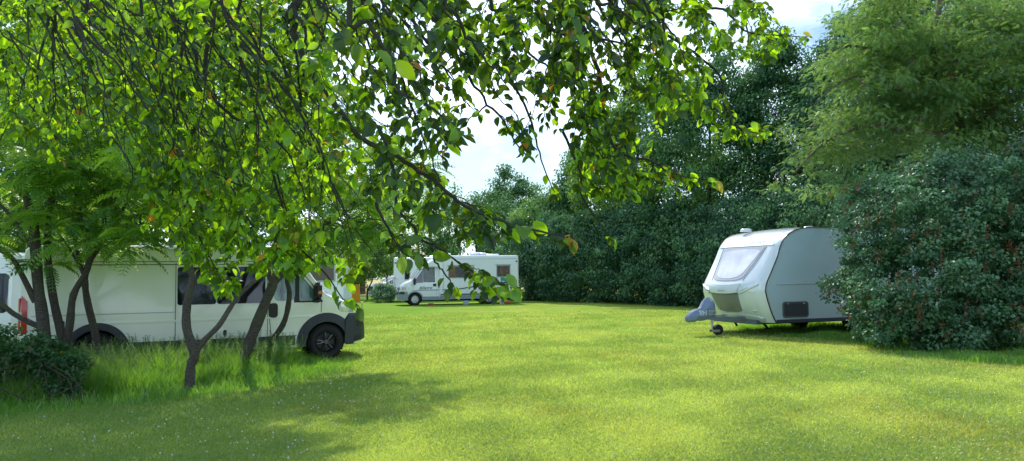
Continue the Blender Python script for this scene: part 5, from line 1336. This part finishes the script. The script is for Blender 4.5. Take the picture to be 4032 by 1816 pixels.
sumac('forked sumac tree second from the left with two curved trunks',
      [([(262, 1500, 12.2), (248, 1350, 12.2), (215, 1200, 12.2), (196, 1080, 12.2), (185, 960, 12.3), (200, 820, 12.3), (230, 700, 12.3)], .075, .04),
       ([(255, 1400, 12.2), (275, 1280, 12.15), (290, 1160, 12.1), (345, 1060, 12.1), (350, 960, 12.1), (310, 830, 12.1), (320, 700, 12.1)], .06, .035),
       ([(330, 1080, 12.1), (280, 990, 12.0), (240, 930, 11.9)], .025, .012)],
      [(80, 420), (420, 380), (520, 700), (420, 900), (350, 1020), (130, 1040), (100, 880)], (11.1, 13.4), 46)
sumac('sumac tree before the rear wheel whose branches sweep right above the van roof',
      [([(400, 1520, 12.6), (378, 1330, 12.6), (345, 1190, 12.6), (335, 1100, 12.6), (352, 1030, 12.6), (395, 960, 12.5), (412, 860, 12.5), (415, 720, 12.5)], .062, .035),
       ([(352, 1040, 12.6), (378, 975, 12.55), (440, 925, 12.5), (500, 880, 12.4), (575, 820, 12.3), (640, 780, 12.2)], .042, .018),
       ([(395, 960, 12.5), (440, 880, 12.5), (500, 800, 12.5), (560, 700, 12.6)], .03, .016),
       ([(340, 1110, 12.6), (310, 1020, 12.5), (290, 900, 12.5), (300, 760, 12.6)], .035, .02)],
      [(300, 560), (620, 520), (760, 640), (740, 800), (600, 900), (480, 1000), (380, 1000), (330, 860)], (11.2, 13.6), 42, vb=.15)
sumac('slender sumac tree with wavy forked trunk standing in the long grass before the side window',
      [([(745, 1535, 11.05), (752, 1440, 11.05), (765, 1395, 11.05), (735, 1290, 11.05), (738, 1190, 11.05), (758, 1100, 11.05), (740, 1040, 11.05), (722, 960, 11.1), (712, 880, 11.1), (704, 790, 11.2), (690, 690, 11.2)], .068, .042),
       ([(768, 1395, 11.05), (800, 1345, 11.1), (860, 1285, 11.2), (905, 1215, 11.4), (945, 1160, 11.6), (1005, 1105, 12.0), (1060, 1075, 12.4)], .045, .03),
       ([(704, 800, 11.2), (760, 700, 11.3), (840, 600, 11.4)], .04, .02), ([(706, 850, 11.2), (640, 760, 11.2), (570, 700, 11.1)], .03, .015)],
      [(480, 420), (900, 380), (1000, 560), (960, 760), (850, 820), (620, 840), (500, 700)], (10.2, 13.0), 60, vb=.15, high=([(0, -460), (900, -460), (900, 180), (0, 180)], (13.0, 16), 150))
sumac('stout leaning sumac tree left of the cab door, its crown reaching out to the right',
      [([(955, 1490, 12.6), (965, 1400, 12.6), (1010, 1280, 12.6), (1050, 1180, 12.6), (1075, 1110, 12.6), (1050, 1060, 12.6), (1000, 1010, 12.6), (955, 925, 12.6), (905, 845, 12.6), (870, 790, 12.6), (850, 700, 12.7)], .10, .04),
       ([(1070, 1120, 12.6), (1130, 1060, 12.7), (1200, 960, 12.9), (1290, 880, 13.2), (1400, 800, 13.6), (1540, 700, 14)], .06, .02),
       ([(1060, 1080, 12.6), (1080, 980, 12.8), (1120, 850, 13), (1180, 720, 13.2), (1250, 620, 13.4)], .05, .02)],
      [(760, 420), (1150, 380), (1350, 430), (1200, 620), (1100, 800), (960, 820), (800, 700)], (11.2, 14.4), 60, vb=.0, high=([(640, -480), (1260, -480), (1390, -60), (1120, 190), (640, 190)], (13.6, 16.4), 180))
sumac('rightmost sumac tree with a thin arching trunk and dark hanging fronds over the camper gap',
      [([(1008, 1460, 13.7), (1030, 1400, 13.7), (1080, 1330, 13.6), (1122, 1260, 13.5), (1140, 1160, 13.4), (1130, 1090, 13.4), (1165, 1020, 13.5), (1230, 930, 13.6), (1330, 850, 13.8), (1420, 780, 14)], .055, .028),
       ([(1230, 930, 13.6), (1300, 900, 13.6), (1400, 900, 13.5), (1480, 920, 13.4)], .025, .01),
       ([(1330, 850, 13.8), (1450, 760, 13.8), (1600, 700, 13.9), (1740, 680, 14)], .03, .012),
       ([(1165, 1020, 13.5), (1160, 900, 13.6), (1200, 760, 13.8), (1300, 620, 14)], .03, .015)],
      [(1250, 560), (1500, 520), (1640, 560), (1700, 660), (1680, 780), (1620, 860), (1500, 900), (1440, 960), (1300, 980), (1200, 930), (1180, 760)], (12.4, 15.2), 74, vb=-.15)
# thin stem behind, joining the leaning tree
def shrub_left():
    t = empty('currant_bush', ground(160, 1600), 0, 'dark leafy bush with rust-red leaves at the left edge, before the left van', 'bush'); o = np.array(t.location)
    poly = [(-300, 1300), (40, 1285), (130, 1330), (230, 1350), (310, 1400), (340, 1480), (330, 1560), (230, 1600), (-300, 1640)]
    p = sample_poly(poly, 240); cl = atv(p, 10.0 + 1.6 * rng.random(240)); cl = cl[cl[:, 2] > .03]
    P, D, Nn, S, v = crown_leaves(cl, np.full(len(cl), .15), 130, .048, droop=.4, flat=.8); k = P[:, 2] > .02
    tt = np.where(rng.random(len(P)) < .008, .8, 0)
    leaves('crown', T_HEART, F_HEART, P[k], D[k], Nn[k], S[k], M['leaf_currant'], t, v[k], tt[k], origin=o)
    sk = Skel()
    for i in range(8): sk.limb([(rng.normal() * .3, rng.normal() * .1, -.02), (rng.normal() * .5, rng.normal() * .1, .35), (rng.normal() * .4, .1, .6)], .012, .004, 5)
    for i in rng.permutation(len(cl))[:60]: sk.attach(cl[i] - o, r=.006, n=4, rend=.002, k=4)
    sk.mb.build('stems', M['bark_dark'], t)
shrub_left()

# --- the big fruit tree whose branches hang into the picture -------------------
def fruit_tree():
    t = empty('fruit_tree', (-2.3, -1.7, 0), 0, 'overhanging fruit tree whose leafy dark branches droop in from the top across the view', 'tree'); o = np.array([-2.3, -1.7, 0])
    sk = Skel()
    sk.limb([(-2.3, -1.7, -.05), (-2.25, -1.65, 1.0), (-2.35, -1.5, 1.9), (-2.2, -1.3, 2.6)], .17, .13, 12, bulge=.04)
    hub = [((-2.2, -1.3, 2.6), (-2.6, 0, 3.4), (-2.7, 1.4, 4.0), (-2.3, 2.8, 4.2), (-1.8, 3.6, 4.0)), ((-2.2, -1.3, 2.6), (-1.4, -.3, 3.3), (-.7, .8, 3.7), (-.2, 1.9, 3.8), (.2, 2.8, 3.6)), ((-2.2, -1.3, 2.6), (-.8, -.8, 3.3), (.5, .3, 3.7), (1.1, 1.5, 3.9), (1.4, 2.6, 3.7)), ((-2.2, -1.3, 2.6), (-3.2, -.2, 3.3), (-3.8, 1.2, 3.8), (-3.9, 2.6, 4.0))]
    for h_ in hub: sk.limb(h_, .09, .035, 9, bulge=.03)
    nh = len(sk.P); HP = sk.P.copy(); HD_ = sk.D.copy()
    BR = [  # (r0, [(px, py, Y)...]) in full-frame pixels
      (.020, [(248, 0, 3.6), (318, 147, 3.6), (372, 302, 3.55), (465, 396, 3.5), (558, 481, 3.45), (636, 574, 3.4), (714, 620, 3.4), (853, 683, 3.35), (1000, 760, 3.3), (1100, 850, 3.25)]),
      (.018, [(667, 0, 3.3), (745, 116, 3.3), (776, 310, 3.3), (768, 504, 3.3), (721, 644, 3.25), (675, 776, 3.2), (668, 900, 3.15), (720, 960, 3.1)]),
      (.019, [(830, -10, 3.2), (815, 155, 3.2), (810, 340, 3.2), (900, 440, 3.2), (1000, 520, 3.15), (1080, 640, 3.1), (1110, 760, 3.1), (1150, 900, 3.05)]),
      (.016, [(341, 46, 3.9), (481, 132, 3.8), (620, 256, 3.8), (683, 357, 3.8), (745, 481, 3.7), (807, 620, 3.7), (880, 760, 3.6), (930, 880, 3.6)]),
      (.016, [(60, -20, 4.2), (120, 120, 4.2), (160, 300, 4.1), (170, 460, 4.1), (150, 560, 4.1)]),
      (.014, [(-40, 60, 4.6), (60, 200, 4.5), (90, 380, 4.5), (100, 500, 4.5)]),
      (.011, [(-20, 300, 4.0), (120, 420, 3.9), (240, 560, 3.8), (330, 640, 3.8)]),
      (.012, [(180, -20, 3.9), (230, 160, 3.9), (340, 300, 3.8), (480, 420, 3.7), (620, 520, 3.6), (760, 700, 3.5), (860, 860, 3.4)]),
      (.012, [(480, -20, 3.7), (600, 80, 3.7), (760, 160, 3.6), (900, 300, 3.5), (1030, 420, 3.4), (1180, 600, 3.3), (1260, 760, 3.2)]),
      (.012, [(560, 60, 3.4), (640, 240, 3.4), (700, 420, 3.4), (840, 560, 3.3), (900, 720, 3.2), (1000, 900, 3.1), (1040, 1020, 3.0)]),
      (.010, [(420, 340, 3.7), (410, 480, 3.6), (520, 660, 3.5), (500, 800, 3.5), (560, 880, 3.5)]),
      (.012, [(960, -20, 3.0), (1010, 160, 3.0), (1050, 330, 3.0), (1190, 520, 2.9), (1290, 680, 2.8), (1360, 860, 2.7)]),
      (.010, [(300, 20, 4.2), (520, 60, 4.1), (760, 90, 4.0), (980, 130, 3.9), (1120, 200, 3.8)]),
      (.010, [(0, 30, 4.2), (240, 60, 4.2), (420, 150, 4.1), (560, 300, 4.0)]),
      (.020, [(1177, -10, 2.3), (1159, 69, 2.3), (1172, 172, 2.3), (1224, 276, 2.3), (1284, 362, 2.3), (1362, 474, 2.25), (1431, 552, 2.25), (1534, 596, 2.2), (1620, 660, 2.2), (1720, 720, 2.2), (1830, 810, 2.15), (1920, 856, 2.15), (2050, 895, 2.1), (2200, 925, 2.1), (2255, 940, 2.1)]),
      (.014, [(1379, 0, 2.0), (1448, 86, 2.0), (1500, 172, 2.0), (1552, 259, 2.0), (1560, 345, 1.95), (1655, 400, 1.9), (1755, 466, 1.9), (1800, 500, 1.9)]),
      (.013, [(1552, 0, 2.6), (1569, 112, 2.6), (1578, 207, 2.6), (1590, 330, 2.6), (1640, 480, 2.6), (1700, 620, 2.55), (1740, 760, 2.5)]),
      (.014, [(1724, 0, 2.8), (1776, 172, 2.8), (1850, 300, 2.8), (1900, 380, 2.8), (1985, 480, 2.8), (2030, 560, 2.8), (2070, 610, 2.8)]),
      (.013, [(1930, -20, 2.9), (2000, 52, 2.9), (2086, 215, 2.9), (2160, 260, 2.9), (2240, 300, 2.9), (2330, 390, 2.85)]),
      (.013, [(2000, 300, 3.0), (2069, 414, 3.0), (2112, 552, 3.0), (2138, 655, 3.0), (2185, 758, 3.0)]),
      (.016, [(2129, 17, 3.0), (2241, 155, 3.0), (2250, 293, 3.0), (2290, 420, 3.0), (2340, 560, 2.95), (2390, 640, 2.9)]),
      (.018, [(2215, 0, 3.1), (2284, 95, 3.1), (2345, 241, 3.1), (2379, 414, 3.1), (2397, 552, 3.05), (2480, 620, 3.0), (2551, 630, 3.0), (2640, 680, 3.0), (2720, 700, 3.0), (2790, 716, 3.0)]),
      (.016, [(2405, 0, 3.3), (2552, 112, 3.3), (2603, 129, 3.3), (2733, 207, 3.3), (2836, 302, 3.25), (2849, 414, 3.2), (2914, 509, 3.2), (3010, 517, 3.2)]),
      (.012, [(2284, 69, 3.1), (2431, 164, 3.1), (2560, 190, 3.1), (2650, 230, 3.1)]),
      (.012, [(2215, 517, 3.0), (2284, 690, 3.0), (2293, 776, 3.0), (2379, 905, 3.0), (2400, 930, 3.0)]),
      (.013, [(2700, -20, 3.4), (2850, 40, 3.4), (2930, 120, 3.4), (3040, 140, 3.4), (3180, 145, 3.4)]),
      (.012, [(2940, -10, 3.4), (2944, 120, 3.4), (2944, 190, 3.4)]),
      (.012, [(1490, 500, 2.3), (1540, 640, 2.25), (1560, 800, 2.2), (1628, 900, 2.2), (1656, 942, 2.2), (1702, 966, 2.2), (1747, 991, 2.2), (1782, 1019, 2.2), (1824, 1047, 2.2), (1894, 1089, 2.2), (1929, 1106, 2.2), (1999, 1127, 2.2)]),
      (.008, [(1700, 975, 2.2), (1716, 1029, 2.2), (1750, 1075, 2.2), (1786, 1127, 2.2)]),
      (.010, [(1480, 800, 2.1), (1527, 900, 2.1), (1560, 960, 2.1), (1610, 1010, 2.1)]),
      (.013, [(1060, 640, 3.1), (1124, 850, 3.05), (1169, 966, 3.05), (1233, 1025, 3.0), (1298, 1102, 3.0), (1350, 1173, 3.0), (1410, 1210, 3.0)]),
      (.010, [(690, 640, 3.2), (720, 800, 3.2), (800, 960, 3.15), (850, 1060, 3.1), (880, 1130, 3.1)]),
    ]
    leafpts = []
    for r0, pts in BR:
        q0 = at(*pts[0])
        if pts[0][1] <= 80:       # comes down from a limb above the frame
            d = HP - np.array(q0); L = np.linalg.norm(d, axis=1); i = int(np.argmin(L + np.maximum(0, .3 - d[:, 2]) * 2))
            a = Vector(HP[i]); mid = a.lerp(q0, .5) + Vector((0, 0, .15)); q = sk.limb([a, mid] + [at(*p) for p in pts], r0 * .8, .002, 7, wob=.003)
        else: q = sk.limb([at(*p) for p in pts], r0 * .5, .0018, 6, wob=.002)
        m = len(q)
        for j in range(int(m * .35), m): leafpts.append((q[j], (q[j] - q[j - 1]).normalized(), .30 if j < m * .75 else .8, 0))
        for k in range(3): leafpts.append((q[-1], (q[-1] - q[-2]).normalized(), 1.0, 1))
    np0 = len(sk.P)
    sk.P = sk.P[nh:]; sk.D = sk.D[nh:]
    # long thin whips running down to the right through the foliage
    def whips(nw, x0, x1, ylim, yr, L0, L1, vert=.5):
        for _ in range(nw):
            Yw = yr[0] + (yr[1] - yr[0]) * rng.random(); x = x0 + (x1 - x0) * rng.random(); y = -40 + (ylim - 400) * rng.random() ** 1.3; L = L0 + (L1 - L0) * rng.random()
            ang = R(38 + 34 * rng.random()) if rng.random() < .8 else R(75 + 25 * rng.random()); pts = []
            for k in range(7):
                pts.append((x, y, Yw)); x += math.cos(ang) * L / 6; y += math.sin(ang) * L / 6; ang += R(rng.normal() * 7 + 1.5)
                if y > ylim + max(0, (x - 300)) * .35: break
            if len(pts) < 3: continue
            q = [at(*p_) for p_ in pts]; r_ = .0035 + .005 * rng.random() ** 2
            q = sk.limb(q, r_, .0015, 5, k=3, wob=.004)
            for j in range(2, len(q)):
                if rng.random() < .55: leafpts.append((q[j], (q[j] - q[j - 1]).normalized(), 1.0, 0))
    whips(95, -80, 1150, 620, (2.5, 4.2), 500, 1200)
    whips(34, 1150, 1750, 480, (2.0, 3.2), 300, 700)
    whips(30, 2050, 2700, 430, (2.5, 3.4), 250, 560)
    # leaf masses: outline in the photo, distance range, twigs
    MS = [
      ([(-60, -40), (620, -40), (640, 300), (600, 560), (420, 560), (300, 430), (260, 640), (80, 540), (-60, 520)], (2.9, 4.8), 190),
      ([(560, -40), (1200, -40), (1240, 300), (1330, 520), (1290, 760), (1140, 880), (1000, 860), (800, 840), (560, 660), (500, 400)], (2.6, 4.4), 230),
      ([(600, 600), (960, 740), (1120, 830), (1230, 900), (1340, 1000), (1390, 1130), (1290, 1070), (1150, 1060), (1040, 1080), (900, 1000), (860, 1130), (740, 1060), (700, 950), (640, 880), (540, 760)], (2.7, 3.7), 150),
      ([(880, 1060), (920, 1100), (930, 1150), (860, 1160), (830, 1110)], (3.0, 3.2), 7),
      ([(1150, -40), (1800, -40), (1850, 200), (1800, 420), (1850, 560), (1760, 700), (1780, 800), (1680, 860), (1500, 800), (1380, 700), (1260, 480), (1180, 250)], (1.9, 3.6), 150),
      ([(1560, 820), (1800, 760), (1960, 830), (2120, 880), (2040, 930), (1900, 960), (1820, 1000), (1700, 980), (1560, 960)], (2.0, 2.5), 14),
      ([(1540, 960), (1700, 960), (1860, 1040), (2020, 1080), (2010, 1180), (1900, 1160), (1840, 1090), (1700, 1030), (1580, 1060)], (2.1, 2.35), 5),
      ([(1700, -40), (2300, -40), (2330, 200), (2200, 330), (2030, 270), (1900, 330), (1780, 300)], (2.2, 3.6), 110),
      ([(1880, 330), (2080, 320), (2300, 250), (2420, 480), (2340, 560), (2100, 480), (2080, 640), (1960, 530)], (2.6, 3.4), 36),
      ([(2240, -40), (2700, -40), (2860, 150), (2830, 330), (2760, 480), (2560, 420), (2500, 560), (2640, 640), (2760, 720), (2600, 770), (2460, 800), (2340, 800), (2240, 700), (2260, 480), (2240, 200)], (2.7, 3.7), 190),
      ([(2640, -40), (2980, -40), (3060, 80), (3180, 130), (3080, 220), (2900, 260), (2760, 220)], (3.1, 3.6), 40),
      ([(2840, 330), (2900, 470), (3010, 500), (2960, 560), (2840, 540), (2770, 460)], (3.1, 3.3), 10),
    ]
    MS.append(([(-60, -40), (1150, -40), (1180, 420), (1000, 560), (500, 520), (-60, 520)], (4.8, 7.0), 190))
    MS.append(([(1200, -40), (2300, -40), (2200, 120), (1700, 200), (1250, 260)], (3.8, 5.0), 40))
    T_ = []
    for im_, (poly, yr, n) in enumerate(MS):
        n = int(n * (1.7 if im_ < 4 or im_ > 11 else 1.22)); p = sample_poly(poly, n); T_.append(atv(p, yr[0] + (yr[1] - yr[0]) * rng.random(n)))
    # crown above the frame, so that the hanging part is shaded as in the photo
    p = sample_poly([(300, -900), (3200, -900), (3000, -120), (2000, -180), (300, -120)], 240); T_.append(atv(p, 2.6 + 2.4 * rng.random(240)))
    p = sample_poly([(-300, -900), (2200, -900), (2000, -110), (-300, -110)], 400); T_.append(atv(p, 3.6 + 3.2 * rng.random(400)))
    T_ = np.vstack(T_)
    order = np.argsort(-T_[:, 2] + rng.normal(0, .15, len(T_)))
    for i in order:
        pt = sk.attach(T_[i], r=.0034, sag=.10, n=4, rend=.0012, k=6, wob=.0035, up=.06)
        L = 0
        for j in range(len(pt) - 1, 0, -1):
            seg = pt[j] - pt[j - 1]; sl_ = np.linalg.norm(seg)
            if sl_ < 1e-5: continue
            for _ in range(max(1, int(sl_ / .021 + .5)) if L < .42 else 0):
                u = rng.random(); leafpts.append((Vector(pt[j] - seg * u), Vector(seg / sl_), 1.0, 0))
            L += sl_
        for k in range(3): leafpts.append((Vector(pt[-1]), Vector((pt[-1] - pt[-2]) / max(np.linalg.norm(pt[-1] - pt[-2]), 1e-5)), 1.0, 1))
    mb = sk.mb; mb.v = [(x - o[0], y - o[1], z) for x, y, z in mb.v]; mb.build('trunk', M['twig'], t, smooth=True)
    A_ = [a for a in leafpts if rng.random() < a[2]]
    P = np.array([tuple(a[0]) for a in A_]); G = np.array([tuple(a[1]) for a in A_]); tipf = np.array([a[3] for a in A_]); n = len(P)
    # keep the sky gap and the photo's clear areas open
    az = rng.random(n) * 2 * PI; side = np.column_stack([np.cos(az), np.sin(az), np.zeros(n)])
    D = unit(G * .55 + side * .75 + np.column_stack([np.zeros(n), np.zeros(n), -.05 - .55 * rng.random(n)]))
    Nn = unit(rng.normal(0, .65, (n, 3)) + np.array([0, 0, 1.0])); S = .038 * np.exp(rng.normal(0, .24, n)); S = S * np.where(tipf > 0, .85, 1)
    P = P + D * .008
    big = vnoise(P[:, 0] * 3, P[:, 2] * 3, 1.5, 9); v = np.clip(rng.random(n) ** 2.1 * 1.2 + .22 * big + np.interp(P[:, 0] / P[:, 1], [-.7, -.25, -.16, .08, .2, .4], [.12, .12, -.20, -.20, .02, .08]), 0, 1)  # middle leaves darker, left ones brighter: shade and sun put into v
    tt = np.where(rng.random(n) < .006, .3 + .6 * rng.random(n), 0); tt = np.where((tipf > 0) & (rng.random(n) < .03), .8, tt)
    W3 = np.column_stack([S * (.85 + .4 * rng.random(n)), S, S * (.5 + 1.2 * rng.random(n))])
    # a handful of named-in-photo leaves: the big ones close to the camera and the coloured tips
    sp = [(1330, 130, 1.5, .052, .0, 0), (1350, 110, 1.55, .045, .0, 0), (1300, 150, 1.5, .04, .1, 0), (1400, 170, 1.5, .048, .2, 0), (1480, 200, 1.5, .055, .35, 0), (1560, 240, 1.55, .055, .3, 0),
          (1582, 1010, 2.0, .050, .75, .12), (1640, 1000, 2.0, .045, .3, 0), (1600, 960, 2.0, .05, .2, 0), (1700, 1000, 2.05, .055, .4, 0), (1995, 1080, 2.1, .050, .6, 0), (1960, 1130, 2.1, .045, .55, 0), (2015, 1130, 2.1, .05, .6, 0), (1900, 1120, 2.1, .05, .4, 0), (1990, 1150, 2.1, .055, .6, 0),
          (2225, 925, 2.1, .040, .6, 1.0), (2250, 940, 2.1, .046, .6, .6), (2100, 870, 2.1, .06, .9, 0), (2060, 900, 2.1, .055, .8, 0), (2030, 890, 2.1, .05, .8, 0),
          (2810, 712, 3.0, .06, .9, .55), (2790, 700, 3.0, .055, .9, 0), (2720, 680, 3.0, .055, .9, 0), (3010, 510, 3.2, .055, .9, .1), (2960, 480, 3.2, .055, .9, 0), (3180, 150, 3.4, .06, .8, 0), (3160, 130, 3.4, .05, .8, .5),
          (950, 60, 3.3, .05, .9, .4), (1000, 90, 3.3, .045, .9, .7), (1360, 1120, 3.0, .06, .9, 0), (1390, 1170, 3.0, .06, .9, 0), (1350, 1190, 3.0, .06, .6, 0), (1320, 1150, 3.0, .05, .7, 0), (1280, 1100, 3.0, .05, .8, 0)]
    sP = np.array([tuple(at(a[0], a[1], a[2])) for a in sp]); m = len(sp)
    sD = unit(np.column_stack([.5 + rng.normal(0, .4, m), rng.normal(0, .3, m), -.6 + rng.normal(0, .3, m)])); sN = unit(np.column_stack([rng.normal(0, .4, m), -.9 * np.ones(m), .5 + rng.normal(0, .3, m)]))
    sS = np.array([a[3] for a in sp])
    for q_ in sP[[0, 2, 3, 4]]:
        mbx = 0
    P = np.vstack([P, sP]); D = np.vstack([D, sD]); Nn = np.vstack([Nn, sN]); v = np.concatenate([v, [a[4] for a in sp]]); tt = np.concatenate([tt, [a[5] for a in sp]])
    W3 = np.vstack([W3, np.column_stack([sS * 1.05, sS, sS])])
    print('fruit leaves', n)
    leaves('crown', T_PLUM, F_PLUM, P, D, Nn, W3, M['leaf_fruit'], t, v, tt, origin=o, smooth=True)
fruit_tree()



scene.view_settings.view_transform = 'Standard'; scene.view_settings.look = 'None'; scene.view_settings.exposure = 0; scene.view_settings.gamma = 1
scene.cycles.use_denoising = True
scene.cycles.max_bounces = 8; scene.cycles.diffuse_bounces = 3; scene.cycles.glossy_bounces = 3; scene.cycles.transmission_bounces = 4
scene.cycles.transparent_max_bounces = 8
scene.cycles.sample_clamp_indirect = 8
scene.render.film_transparent = False
